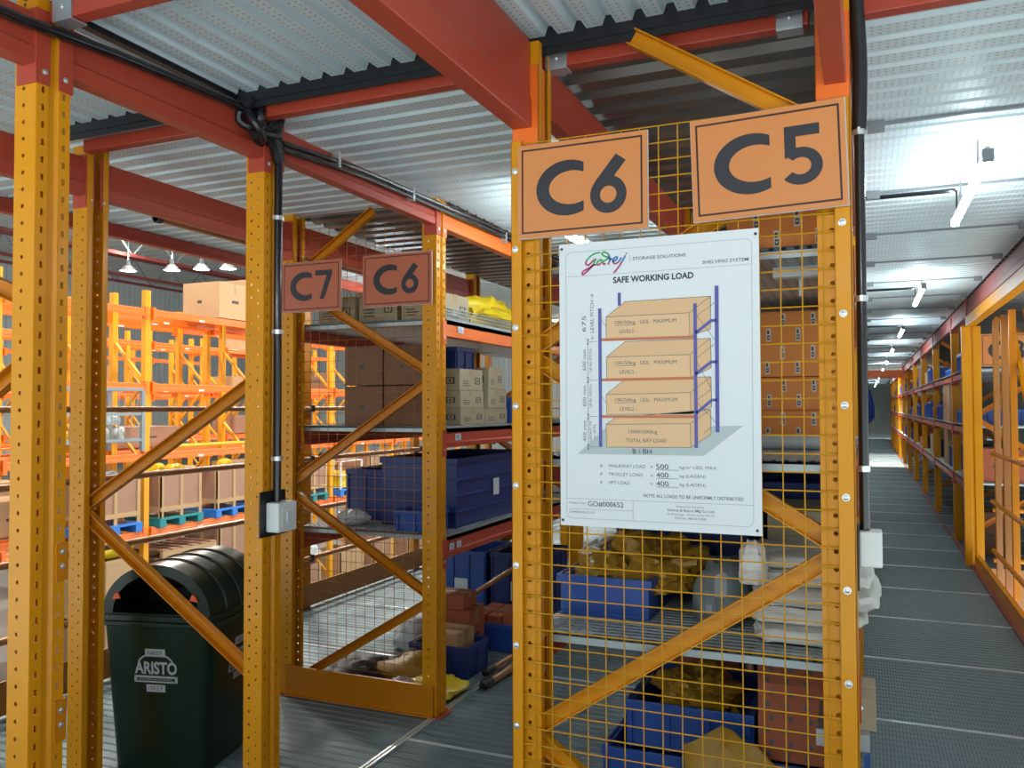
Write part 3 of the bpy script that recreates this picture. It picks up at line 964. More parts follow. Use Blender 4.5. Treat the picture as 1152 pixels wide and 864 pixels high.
# ================================================================ aisle signs
def glyph(ch):
    out = []
    def ring(cx, cy, rx, ry, ix, iy, a0, a1, n=36, icx=None):
        icx = cx if icx is None else icx
        o = arc(cx, cy, rx, ry, a0, a1, n)
        i = arc(icx, cy, ix, iy, a0, a1, n)
        vs = o + i
        k = n + 1
        return vs, [(j, j + 1, j + 1 + k, j + k) for j in range(n)]
    if ch == 'C':
        cut = 0.901
        o = [(0.599 + 0.599 * math.cos(a), 0.5 + 0.5 * math.sin(a)) for a in [math.acos((cut - 0.599) / 0.599) + (2 * PI - 2 * math.acos((cut - 0.599) / 0.599)) * i / 40 for i in range(41)]]
        b0 = math.acos((cut - 0.669) / 0.423)
        i_ = [(0.669 + 0.423 * math.cos(a), 0.5 + 0.303 * math.sin(a)) for a in [b0 + (2 * PI - 2 * b0) * i / 40 for i in range(41)]]
        out.append((o + i_, [(j, j + 1, j + 42, j + 41) for j in range(40)]))
    elif ch == '6':
        out.append(ring(0.32, 0.32, 0.32, 0.32, 0.145, 0.145, 0, 360, 40))
        out.append(([(0.455, 1.0), (0.63, 0.872), (0.42, 0.625), (0.30, 0.50), (0.16, 0.36), (0.0, 0.32), (0.02, 0.44), (0.09, 0.56)], [(0, 1, 2, 7), (7, 2, 3, 6), (6, 3, 4, 5)]))
    elif ch == '5':
        out.append(([(0.045, 0.815), (0.60, 0.815), (0.60, 1.0), (0.045, 1.0)], [(0, 1, 2, 3)]))
        out.append(([(0.045, 0.46), (0.225, 0.53), (0.225, 0.83), (0.045, 0.83)], [(0, 1, 2, 3)]))
        out.append(ring(0.29, 0.315, 0.345, 0.315, 0.165, 0.145, 137, -142, 36))
    elif ch == '7':
        out.append(([(0.0, 0.82), (0.70, 0.82), (0.70, 1.0), (0.0, 1.0)], [(0, 1, 2, 3)]))
        out.append(([(0.18, 0.0), (0.37, 0.0), (0.70, 0.83), (0.48, 0.83)], [(0, 1, 2, 3)]))
    elif ch == '3':
        out.append(ring(0.28, 0.74, 0.27, 0.26, 0.10, 0.09, 160, -90, 28))
        out.append(ring(0.28, 0.29, 0.31, 0.29, 0.13, 0.12, 100, -155, 28))
    return out

def aisle_sign(label, cx, y, cz, w, h, chars, rot=0.0, board='sign'):
    t = thing('aisle_sign', label, 'sign', (cx, y, cz - h / 2), group='orange aisle signs')
    def rt(x, z):
        c, s = math.cos(rot), math.sin(rot)
        return (cx + x * c - z * s, cz + x * s + z * c)
    def slab(x0, x1, z0, z1, ya, yb, mb, m=0):
        q = [rt(x0, z0), rt(x1, z0), rt(x1, z1), rt(x0, z1)]
        mb.prism([(a, ya, b) for a, b in q], (0, yb - ya, 0), m)
    b = MB()
    slab(-w / 2, w / 2, -h / 2, h / 2, y, y + 0.004, b)
    part('board', b, board, t)
    b = MB()
    slab(-w / 2 - 0.002, w / 2 + 0.003, -h / 2 - 0.002, h / 2 + 0.002, y + 0.004, y + 0.007, b)
    part('backing', b, 'sign_edge', t)
    b = MB()
    e, k = 0.011, 0.0045
    for x0, x1, z0, z1 in ((-w / 2 + e, w / 2 - e, h / 2 - e - k, h / 2 - e), (-w / 2 + e, w / 2 - e, -h / 2 + e, -h / 2 + e + k),
                           (-w / 2 + e, -w / 2 + e + k, -h / 2 + e + k, h / 2 - e - k), (w / 2 - e - k, w / 2 - e, -h / 2 + e + k, h / 2 - e - k)):
        slab(x0, x1, z0, z1, y - 0.0006, y, b)
    part('border', b, 'sign_red_line', t)
    for ch, x0, z0, hh in chars:
        b = MB()
        for gi, (vs, fs) in enumerate(glyph(ch)):
            pts = [rt(x0 + a * hh, z0 + c * hh) for a, c in vs]
            b.add([(p[0], y - 0.0008 - 0.0003 * gi, p[1]) for p in pts], fs)
        part('letter', b, 'ink', t, label='black %s' % ch)
    return t
aisle_sign('orange C6 sign at the upper left of the mesh frame, above the load poster', -0.655, 1.996, 1.9595, 0.342, 0.241, [('C', -0.119, -0.0715, 0.142), ('6', 0.026, -0.0755, 0.147)])
aisle_sign('orange C5 sign at the upper right of the mesh frame, largest in view', -0.2015, 1.990, 1.966, 0.342, 0.241, [('C', -0.1195, -0.071, 0.142), ('5', 0.0345, -0.0635, 0.137)], rot=0.028)
aisle_sign('dull orange C6 sign on the mesh frame behind the green bin', -1.996, 3.345, 1.9965, 0.366, 0.243, [('C', -0.125, -0.069, 0.142), ('6', 0.026, -0.069, 0.142)], board='sign_redder')
aisle_sign('dull orange C7 sign on the mesh frame behind the green bin', -2.4765, 3.345, 1.9925, 0.343, 0.243, [('C', -0.122, -0.069, 0.142), ('7', 0.026, -0.064, 0.140)], board='sign_redder')
aisle_sign('orange C3 sign half hidden behind the yellow posts at the far right', 1.165, 8.428, 1.895, 0.42, 0.285, [('C', -0.155, -0.085, 0.165), ('3', 0.03, -0.085, 0.165)])

# ================================================================ load poster
poster = thing('load_poster', 'white safe working load poster with a drawing of blue shelving, hung on yellow mesh', 'poster', (-0.4675, 1.999, 1.103), group=None)
PY = 1.998
def PP(u, v, layer=0):
    return (-0.713 + u / 1000, PY - 0.0004 * layer, 1.8145 - v / 1000)
b = MB()
b.prism([PP(0, 0), PP(491, -1), PP(492, 712), PP(1, 711)], (0, 0.003, 0))
part('sheet', b, 'poster', poster)
def pline(mb, pts, w, layer=1, m=0):
    vs, fs = stroke2d(pts, w)
    mb.add([PP(u, v, layer) for u, v in vs], fs, m)
def ppoly(mb, pts, layer=1, m=0):
    mb.add([PP(u, v, layer) for u, v in pts], [tuple(range(len(pts)))], m)
# thin frame with rounded corners and title block rules
b = MB()
r = 14
fr = [(18 + r, 22), (475 - r, 22)] + [(475 - r + r * math.sin(a), 22 + r - r * math.cos(a)) for a in (0.3, 0.8, 1.3)] + [(475, 22 + r), (473, 692 - r)]
fr += [(473 - r + r * math.cos(a), 692 - r + r * math.sin(a)) for a in (0.3, 0.8, 1.3)] + [(473 - r, 692), (17 + r, 692)]
fr += [(17 + r - r * math.sin(a), 692 - r + r * math.cos(a)) for a in (0.3, 0.8, 1.3)] + [(17, 692 - r), (18, 22 + r)]
fr += [(18 + r - r * math.cos(a), 22 + r - r * math.sin(a)) for a in (0.3, 0.8, 1.3)] + [(18 + r, 22)]
pline(b, fr, 1.3)
for l in ([(17, 84), (475, 82)], [(17, 643), (474, 642)], [(22, 669), (188, 668)], [(188, 643), (188, 692)]): pline(b, l, 1.3)
pline(b, [(184, 39), (184, 57)], 1.6)
part('border', b, 'p_line', poster)
# headings and small print
b = MB()
put_text(b, 'SAFE WORKING LOAD', lambda u, v: PP(u, v, 1), 141, 340, 91, 107, bold=0.035)
part('heading', b, 'p_dark', poster)
b = MB()
put_text(b, 'STORAGE SOLUTIONS', lambda u, v: PP(u, v, 1), 192, 322, 45, 53, bold=0.012)
put_text(b, 'SHELVING SYSTEM', lambda u, v: PP(u, v, 2), 361, 467, 66, 74, bold=0.004, slant=0.2)
for k, (txt, x1, unit, ux1, val) in enumerate((('WALKWAY LOAD', 219, 'kg/m\u00b2 UDL MAX', 390, '500'), ('TROLLEY LOAD', 213, 'kg (LADEN)', 364, '400'), ('HPT LOAD', 180, 'kg (LADEN)', 364, '400'))):
    v = 555 + 20.5 * k
    put_text(b, '#', lambda u, vv: PP(u, vv, 1), 105, 111, v + 0.5, v + 8)
    put_text(b, txt, lambda u, vv: PP(u, vv, 1), 127, x1, v, v + 8)
    put_text(b, '=', lambda u, vv: PP(u, vv, 1), 232, 238, v + 2.5, v + 6)
    put_text(b, unit, lambda u, vv: PP(u, vv, 1), 303, ux1, v, v + 9.5)
    pline(b, [(246, v + 11), (300, v + 11)], 1.0)
put_text(b, 'NOTE: ALL LOADS TO BE UNIFORMLY DISTRIBUTED', lambda u, v: PP(u, v, 1), 214, 451, 625, 633, bold=0.008)
put_text(b, 'PROJECT NO.', lambda u, v: PP(u, v, 1), 23, 68, 652, 657.5)
put_text(b, 'COMMISSIONING DATE', lambda u, v: PP(u, v, 1), 23, 90, 674, 679)
put_text(b, 'Designed and executed by', lambda u, v: PP(u, v, 1), 294, 360, 650, 655)
put_text(b, 'Godrej & Boyce Mfg Co Ltd.', lambda u, v: PP(u, v, 1), 272, 385, 658, 666, bold=0.008)
put_text(b, 'LB, Pirojshanagar, Vikhroli, Mumbai 400 079', lambda u, v: PP(u, v, 1), 272, 384, 669, 674)
put_text(b, 'Toll Free: 1800 419 5500', lambda u, v: PP(u, v, 1), 290, 364, 677, 682.5)
part('small_print', b, 'p_grey', poster)
# hand-filled figures
b = MB()
for k, val in enumerate(('500', '400', '400')):
    put_text(b, val, lambda u, vv: PP(u, vv, 2), 247, 277, 552 + 20.5 * k, 564 + 20.5 * k, slant=-0.15)
put_text(b, 'GO#000652', lambda u, v: PP(u, v, 2), 74, 165, 648, 662, slant=-0.1)
put_text(b, 'B / BH', lambda u, v: PP(u, v, 4), 189, 236, 516, 528, slant=-0.1)
part('handwriting', b, 'p_dark', poster)
# the drawn shelf
b = MB()
ppoly(b, [(47, 531), (361, 530), (452, 458), (118, 467)], 1)
part('drawn_floor', b, 'p_floor', poster)
tiers = [((123, 190), (329, 189), (330, 245), (123, 244), (172, 154), (380, 152), (379, 230)),
         ((123, 290), (330, 289), (331, 344), (124, 344), (171, 253), (379, 252), (380, 322)),
         ((122, 383), (330, 380), (331, 431), (123, 432), (171, 345), (379, 343), (380, 415)),
         ((121, 457), (329, 454), (330, 511), (123, 513), (143, 441), (378, 420), (378, 479))]
b, o, bl = MB(), MB(), MB()
for f0, f1, f2, f3, k0, k1, k2 in tiers:
    ppoly(b, [f3, f2, f1, f0], 2, 0)
    ppoly(b, [f0, f1, k1, k0], 2, 1)
    ppoly(b, [f1, f2, k2, k1], 2, 1)
    for a, c in ((f0, f1), (f1, f2), (f3, f2), (f0, f3), (f0, k0), (k0, k1), (f1, k1), (k1, k2), (f2, k2)):
        pline(o, [a, c], 1.2, 3)
part('drawn_load', b, ['p_tan', 'p_tan2'], poster)
b = MB()
for s0, s1 in (((104, 246), (344, 247)), ((104, 346), (343, 345)), ((107, 437), (344, 437))):
    ppoly(b, [(s0[0], s0[1] - 3), (s0[0], s0[1] + 4), (s1[0], s1[1] + 4), (s1[0], s1[1] - 3)], 4)
part('drawn_shelf', b, 'p_orange', poster)
b = MB()
pline(b, [(157, 131), (157, 163)], 8, 1)
pline(b, [(107, 168), (107, 513)], 8, 5)
pline(b, [(343, 167), (343, 512)], 8, 5)
pline(b, [(394, 128), (393, 474)], 9, 5)
for p, q in (((344, 238), (381, 210)), ((343, 336), (380, 308)), ((344, 429), (381, 398))):
    pline(b, [p, q, (393, q[1])], 7, 5)
part('drawn_post', b, 'p_blue', poster)
for p, q in (((343, 190), (393, 262)), ((393, 165), (343, 200)), ((393, 262), (343, 300)), ((343, 300), (380, 372)), ((380, 372), (343, 400)), ((343, 400), (393, 455)), ((107, 190), (123, 214)), ((107, 383), (123, 405)), ((361, 477), (379, 462))):
    pline(o, [p, q], 1.0, 4)
for p, q in (((74, 250), (100, 250)), ((74, 346), (100, 346)), ((74, 437), (100, 437)), ((74, 513), (100, 513)), ((75, 250), (75, 513))):
    pline(o, [p, q], 1.0, 2)
for v in (250, 346, 437, 513):
    ppoly(o, [(75, v), (72.5, v + 7), (77.5, v + 7)], 2)
    ppoly(o, [(75, v), (72.5, v - 7), (77.5, v - 7)], 2)
def vtext(mb, txt, u0, u1, v0, v1, layer=2):      # reads upwards
    put_text(mb, txt, lambda a, c: PP(u0 + (u1 - u0) * c, v1 - (v1 - v0) * a, layer), 0, 1, 0, 1)
vtext(o, '\u2190 LEVEL PITCH \u2192', 82, 91, 130, 245)
vtext(o, '675', 60, 70, 185, 225)
for v0 in (270, 360):
    vtext(o, '600 mm', 61, 70, v0, v0 + 52)
    vtext(o, 'LEVEL PITCH', 79, 85, v0 - 2, v0 + 55)
vtext(o, '450 mm', 61, 70, 448, 500)
vtext(o, 'HEIGHT OF', 78, 84, 448, 500)
vtext(o, '1st LEVEL', 88, 94, 456, 494)
for i in range(3):
    v = (209, 309, 400)[i] - 8
    put_text(o, '100/50kg', lambda u, vv: PP(u, vv, 3), 146, 198, v, v + 11, slant=-0.15)
    put_text(o, 'UDL', lambda u, vv: PP(u, vv, 3), 209, 232, v, v + 9)
    put_text(o, 'MAXIMUM', lambda u, vv: PP(u, vv, 3), 243, 298, v, v + 9)
    put_text(o, 'LEVELS -', lambda u, vv: PP(u, vv, 3), 157, 200, v + 22, v + 31)
    pline(o, [(146, v + 12), (198, v + 11)], 1.0, 3)
put_text(o, '1000/500kg', lambda u, vv: PP(u, vv, 3), 180, 250, 470, 481, slant=-0.15)
put_text(o, 'TOTAL BAY LOAD', lambda u, vv: PP(u, vv, 3), 172, 272, 491, 500)
part('drawn_line', o, 'p_grey', poster)
# script logo, green over blue to magenta
b = MB()
LG = [[(108.8, 27.8), (95.5, 29.0), (82.2, 36.1), (72.5, 47.1), (71.8, 54.8), (79.0, 56.4), (90.2, 47.0), (97.9, 42.2)],
      [(97.9, 42.2), (88.7, 59.1), (77.3, 70.0), (65.2, 79.5), (61.1, 78.0), (65.2, 71.3), (79.8, 64.3), (91.9, 58.2), (103.2, 56.9)],
      [(106.4, 47.0), (100.8, 52.6), (102.8, 58.5), (110.0, 55.1), (113.7, 48.3), (109.3, 45.6), (106.4, 47.0)],
      [(123.4, 57.0), (116.8, 57.3), (118.5, 49.9), (127.0, 45.4), (132.3, 40.5), (128.2, 31.8), (118.5, 27.4), (113.2, 30.5), (118.5, 36.9), (133.0, 42.2)],
      [(128.9, 59.1), (134.7, 47.8), (133.3, 45.0), (140.3, 46.4), (146.8, 44.8)],
      [(139.6, 52.9), (150.0, 49.1), (152.9, 42.7), (146.4, 42.9), (141.5, 50.7), (145.6, 58.4), (154.8, 55.0), (163.8, 43.9)],
      [(173.5, 39.3), (166.9, 50.6), (157.3, 65.1), (146.8, 77.9), (142.7, 80.4)],
      [(174.5, 36.6), (177.4, 34.0)]]
for i, s in enumerate(LG):
    p = crom(s, 6) if len(s) > 2 else s
    vs, fs = stroke2d(p, 4.4)
    n = len(p)
    for f in fs:
        u, v = p[f[0]]
        m = 2 if (v > 55 or (i == 0 and v > 45)) else (1 if u > 131 else 0)
        b.add([PP(*vs[k], 2 + 0.1 * i) for k in f], [(0, 1, 2, 3)], m)
part('logo', b, ['p_green', 'p_teal', 'p_mag'], poster)
# eyelets
for u, v in ((7, 12), (484, 12), (7, 698), (481, 700)):
    b = MB()
    b.cyl((-0.713 + u / 1000, PY + 0.001, 1.8145 - v / 1000), (0, -1, 0), 0.0035, 0.003, 10)
    part('eyelet', b, 'dark', poster)

# ================================================================ switch boxes and conduits
t = thing('switch_box', 'white switch box on a black plate on the post beside the green bin', 'switch box', (-1.775, 2.235, 0.985))
b = MB(); b.box(-1.80, -1.794, 2.162, 2.290, 0.982, 1.130); part('back_plate', b, 'black', t, bev=0.002)
b = MB(); b.box(-1.794, -1.742, 2.188, 2.283, 0.998, 1.094); part('housing', b, 'white_plastic', t, bev=0.005)
b = MB(); b.box(-1.742, -1.7395, 2.203, 2.268, 1.016, 1.076); part('cover', b, 'white_plastic', t, bev=0.002)
b = MB(); b.box(-1.7395, -1.735, 2.226, 2.246, 1.030, 1.062); part('rocker_switch', b, 'paper', t, bev=0.001)
t = thing('switch_box', 'white switch box at the right edge of the poster frame, in the right aisle', 'switch box', (0.005, 2.075, 1.036))
b = MB(); b.box(-0.021, -0.016, 2.04, 2.115, 0.985, 1.13); part('back_plate', b, 'black', t, bev=0.002)
b = MB(); b.box(-0.016, 0.032, 2.046, 2.110, 1.038, 1.118); part('housing', b, 'white_plastic', t, bev=0.004)
def conduit(label, X, y, z0, z1, r, clamps, thick=None, side=1):
    t = thing('conduit', label, 'conduit', (X, y, z0))
    b = MB(); b.tube([(X, y, z0), (X, y, z1)], r, 12); part('pipe', b, 'black_gloss', t, smooth=True)
    if thick:
        b = MB(); b.tube(crom([(X, y, thick[0]), (X + 0.004, y, (thick[0] + thick[1]) / 2), (X - 0.003, y - 0.01, thick[1])], 6), r * 1.45, 12); part('sleeve', b, 'black', t, smooth=True)
    for zc in clamps:
        b = MB()
        b.tube([(X, y, zc - 0.007), (X, y, zc + 0.007)], r * 1.25, 12)
        b.box(X - 0.003, X + 0.003, y - r * 2.0, y + r * 2.0, zc - 0.006, zc + 0.006)
        part('clamp', b, 'bolt', t, smooth=True, label='silver clamp')
    return t
conduit('black conduit down the post beside the green bin, ending at a white switch box', -1.784, 2.232, 1.094, 2.30, 0.0135, (2.03, 1.652, 1.235))
conduit('black conduit down the aisle side of the poster frame', -0.004, 2.078, 1.118, 2.36, 0.0115, (2.035, 1.648, 1.258), thick=(2.04, 2.36))
b = MB()
b.tube([(-1.776, -0.5, 2.24), (-1.776, 1.3, 2.296), (-1.776, 1.57, 2.318), (-1.776, 2.0, 2.338), (-1.778, 2.12, 2.335)], 0.0135, 10)
solo('conduit', b, 'black_gloss', 'black conduit along the face of the near overhead beam at the upper left', 'conduit', smooth=True)
t = thing('conduit', 'pair of black conduits along the beam behind the cable bundle, toward the far C6 sign', 'conduit', (-1.776, 3.2, 2.26))
for dz, dx in ((0, 0), (0.022, 0.002)):
    b = MB(); b.tube(crom([(-1.778, 2.24, 2.262 + dz), (-1.776 + dx, 2.6, 2.288 + dz), (-1.776 + dx, 2.94, 2.300 + dz), (-1.776 + dx, 4.2, 2.318 + dz), (-1.776 + dx, 5.4, 2.318 + dz)], 5), 0.0095, 8)
    part('pipe', b, 'black_gloss', t, smooth=True)
for yy in (2.55, 3.10, 4.10):
    b = MB(); b.box(-1.80, -1.764, yy, yy + 0.014, 2.286, 2.345); part('clamp', b, 'bolt', t, bev=0.002, label='silver clamp')
# taped bundle of cables at the corner
t = thing('cable_bundle', 'tangled bundle of black cables at the top of the conduit post', 'cables', (-1.77, 2.14, 2.24))
rnd = random.Random(3)
for k in range(7):
    c = Vector((-1.768 + rnd.uniform(-0.02, 0.02), 2.135 + rnd.uniform(-0.03, 0.03), 2.322 + rnd.uniform(-0.015, 0.02)))
    pts = []
    ra, rb = rnd.uniform(0.045, 0.075), rnd.uniform(0.03, 0.055)
    tilt = rnd.uniform(-0.7, 0.7)
    for q in range(16):
        a = 2 * PI * q / 16
        pts.append(c + Vector((0.02 * math.sin(a * 2 + k), ra * math.cos(a), rb * math.sin(a) + tilt * 0.03 * math.cos(a))))
    b = MB(); b.tube(pts, 0.013, 8, closed=True)
    part('cable_loop', b, 'black', t, smooth=True)
b = MB(); b.tube(crom([(-1.78, 2.09, 2.335), (-1.77, 2.15, 2.30), (-1.775, 2.20, 2.265), (-1.78, 2.232, 2.22)], 6), 0.020, 10)
part('taped_joint', b, 'black', t, smooth=True)
b = MB(); b.tube(crom([(-1.76, 2.08, 2.26), (-1.758, 2.11, 2.30), (-1.762, 2.13, 2.34), (-1.77, 2.15, 2.36)], 6), 0.016, 10)
part('cable_tail', b, 'black', t, smooth=True)

# sprinkler pipe under the deck
t = thing('sprinkler_pipe', 'thin orange-brown sprinkler pipe under the deck above the guard rail', 'pipe', (-3.02, 6.0, 2.26))
b = MB(); b.tube([(-3.02, 2.9, 2.285), (-3.02, 12.0, 2.285)], 0.017, 10); part('pipe', b, 'rust', t, smooth=True)
for yy in (3.25, 5.6, 8.0):
    b = MB(); b.tube([(-3.02, yy, 2.295), (-3.02, yy, 2.33)], 0.009, 8); b.cyl((-3.02, yy, 2.33), (0, 0, 1), 0.018, 0.004, 10); part('sprinkler_head', b, 'dark', t)
b = MB(); b.cyl((-3.02, 2.9, 2.285), (0, 1, 0), 0.022, 0.03, 10); part('end_cap', b, 'dark', t)

# ================================================================ green bin
bin_ = thing('litter_bin', 'dark green plastic litter bin with an arched hood, standing behind the braced frame', 'litter bin', (-2.575, 2.665, 0), rz=0.237)
BS = 1.13
b = MB()
b.rounded(-0.205, 0.205, -0.238, 0.238, 0.012, 0.575, 0.045, 5, taper=0.032)
b.rounded(-0.17, 0.17, -0.2, 0.2, 0.0, 0.012, 0.03, 4)
part('body', b, 'bin', bin_, world=False, smooth=True)
b = MB()
b.rounded(-0.222, 0.222, -0.255, 0.255, 0.565, 0.582, 0.05, 5)
b.rounded(-0.216, 0.216, -0.249, 0.249, 0.582, 0.606, 0.05, 5)
part('rim', b, 'bin', bin_, world=False, smooth=True, bev=0.004)
def arch_pts(rx, rz, n=22, z0=0.604):
    return [(rx * math.cos(PI * k / n), z0 + rz * math.sin(PI * k / n)) for k in range(n + 1)]
h = MB()
N = 22
rings = []
for y, e in ((-0.235, 0), (-0.115, 0), (-0.113, 0.006), (-0.101, 0.006), (-0.099, 0), (0.0, 0), (0.002, 0.006), (0.014, 0.006), (0.016, 0), (0.115, 0), (0.117, 0.006), (0.129, 0.006), (0.131, 0), (0.225, 0), (0.24, -0.02)):
    rings.append([(x, y, z) for x, z in arch_pts(0.20 + e, 0.195 + e)])
vs = [p for rg in rings for p in rg]
L = N + 1
fs = [(i * L + k, i * L + k + 1, (i + 1) * L + k + 1, (i + 1) * L + k) for i in range(len(rings) - 1) for k in range(N)]
h.add(vs, fs)
h.add(rings[-1], [tuple(range(L - 1, -1, -1))])
fo, fi = arch_pts(0.20, 0.195), [(x, z + 0.006) for x, z in arch_pts(0.160, 0.150)]
h.add([(x, -0.235, z) for x, z in fo] + [(x, -0.235, z) for x, z in fi] + [(x, -0.19, z) for x, z in fi],
      [(k, k + L, k + 1 + L, k + 1) for k in range(N)] + [(k + L, k + 2 * L, k + 1 + 2 * L, k + 1 + L) for k in range(N)])
h.add([(-0.20, -0.235, 0.604), (0.20, -0.235, 0.604), (0.160, -0.235, 0.611), (-0.160, -0.235, 0.611)], [(0, 1, 2, 3)])
part('hood', h, 'bin', bin_, world=False, smooth=True)
b = MB()
b.box(-0.16, 0.16, 0.0, 0.006, 0.606, 0.66)
b.add([(x * 0.99, 0.05, z) for x, z in fi], [tuple(range(L))])
part('inner_flap', b, 'bin_hole', bin_, world=False)
for s in (-1, 1):
    b = MB()
    b.prism([(s * 0.128, -0.243, 0.668), (s * 0.158, -0.243, 0.664), (s * 0.150, -0.243, 0.684), (s * 0.138, -0.243, 0.692)], (0, 0.01, 0))
    part('hinge_tag', b, 'tag', bin_, world=False, label='orange hinge tag')
def bin_print(face):
    def fn(u, v):          # metres; v measured down from z=.48
        z = 0.478 - v
        tp = 0.032 * (1 - z / 0.575)
        if face == 'front': return (u, -(0.238 - tp) - 0.0015, z)
        return (0.205 - tp + 0.0015, u, z)
    b = MB()
    def q(u0, u1, v0, v1): b.add([fn(u0, v0), fn(u0, v1), fn(u1, v1), fn(u1, v0)], [(0, 1, 2, 3)])
    q(-0.038, 0.036, 0.0, 0.030)
    st, fs = stroke2d([(x, 0.062 - zz) for x, zz in [(0.068 * math.cos(PI * (0.12 + 0.76 * k / 14)), 0.052 * math.sin(PI * (0.12 + 0.76 * k / 14)) - 0.02 + 0.012) for k in range(15)]], 0.006)
    b.add([fn(*p) for p in st], fs)
    put_text(b, 'ARISTO', fn, -0.078, 0.078, 0.049, 0.098, bold=0.03)
    q(-0.080, 0.080, 0.104, 0.112); q(-0.080, 0.080, 0.124, 0.130)
    q(-0.080, -0.070, 0.104, 0.130); q(0.070, 0.080, 0.104, 0.130)
    put_text(b, 'INTERNATIONAL', fn, -0.062, 0.062, 0.1145, 0.1215)
    q(-0.036, 0.034, 0.138, 0.166)
    part('maker_print', b, 'bin_print', bin_, world=False, label='white maker print')
    b = MB()
    def fn2(u, v):
        p = Vector(fn(u, v)); return p + (Vector((0, -0.0012, 0)) if face == 'front' else Vector((0.0012, 0, 0)))
    put_text(b, 'NEST', fn2, -0.028, 0.026, 0.008, 0.022)
    put_text(b, '120 LT', fn2, -0.028, 0.026, 0.145, 0.159)
    part('card_print', b, 'dark', bin_, world=False)
bin_print('front')
bin_print('side')

for o in [bin_] :
    for ch in o.children:
        for v in ch.data.vertices:
            v.co.x *= BS
# ================================================================ guard rail along the outer walkway
gr = thing('guard_rail', 'ochre tube guard rail with a toe board along the outer walkway, behind the bin', 'guard rail', (-3.62, 5.0, 0))
for z, r in ((0.35, 0.018), (0.69, 0.018), (1.042, 0.018), (1.397, 0.016)):
    b = MB(); b.tube([(-3.60, 0.4, z), (-3.60, 12.3, z)], r, 10); part('rail', b, 'rust', gr, smooth=True)
for y in (3.03, 4.86, 6.42, 7.98, 9.54, 11.1):
    b = MB(); b.box(-3.668, -3.622, y - 0.045, y + 0.045, 0.0, 2.30); part('post', b, 'yellow_d', gr, bev=0.004)
    for z in (0.35, 0.69, 1.042, 1.397):
        b = MB(); b.box(-3.622, -3.578, y + 0.0, y + 0.03, z - 0.024, z + 0.024); part('clamp', b, 'black', gr, bev=0.003)
b = MB(); b.box(-3.622, -3.612, 0.4, 12.3, 0.012, 0.165); part('toe_board', b, 'brown', gr)

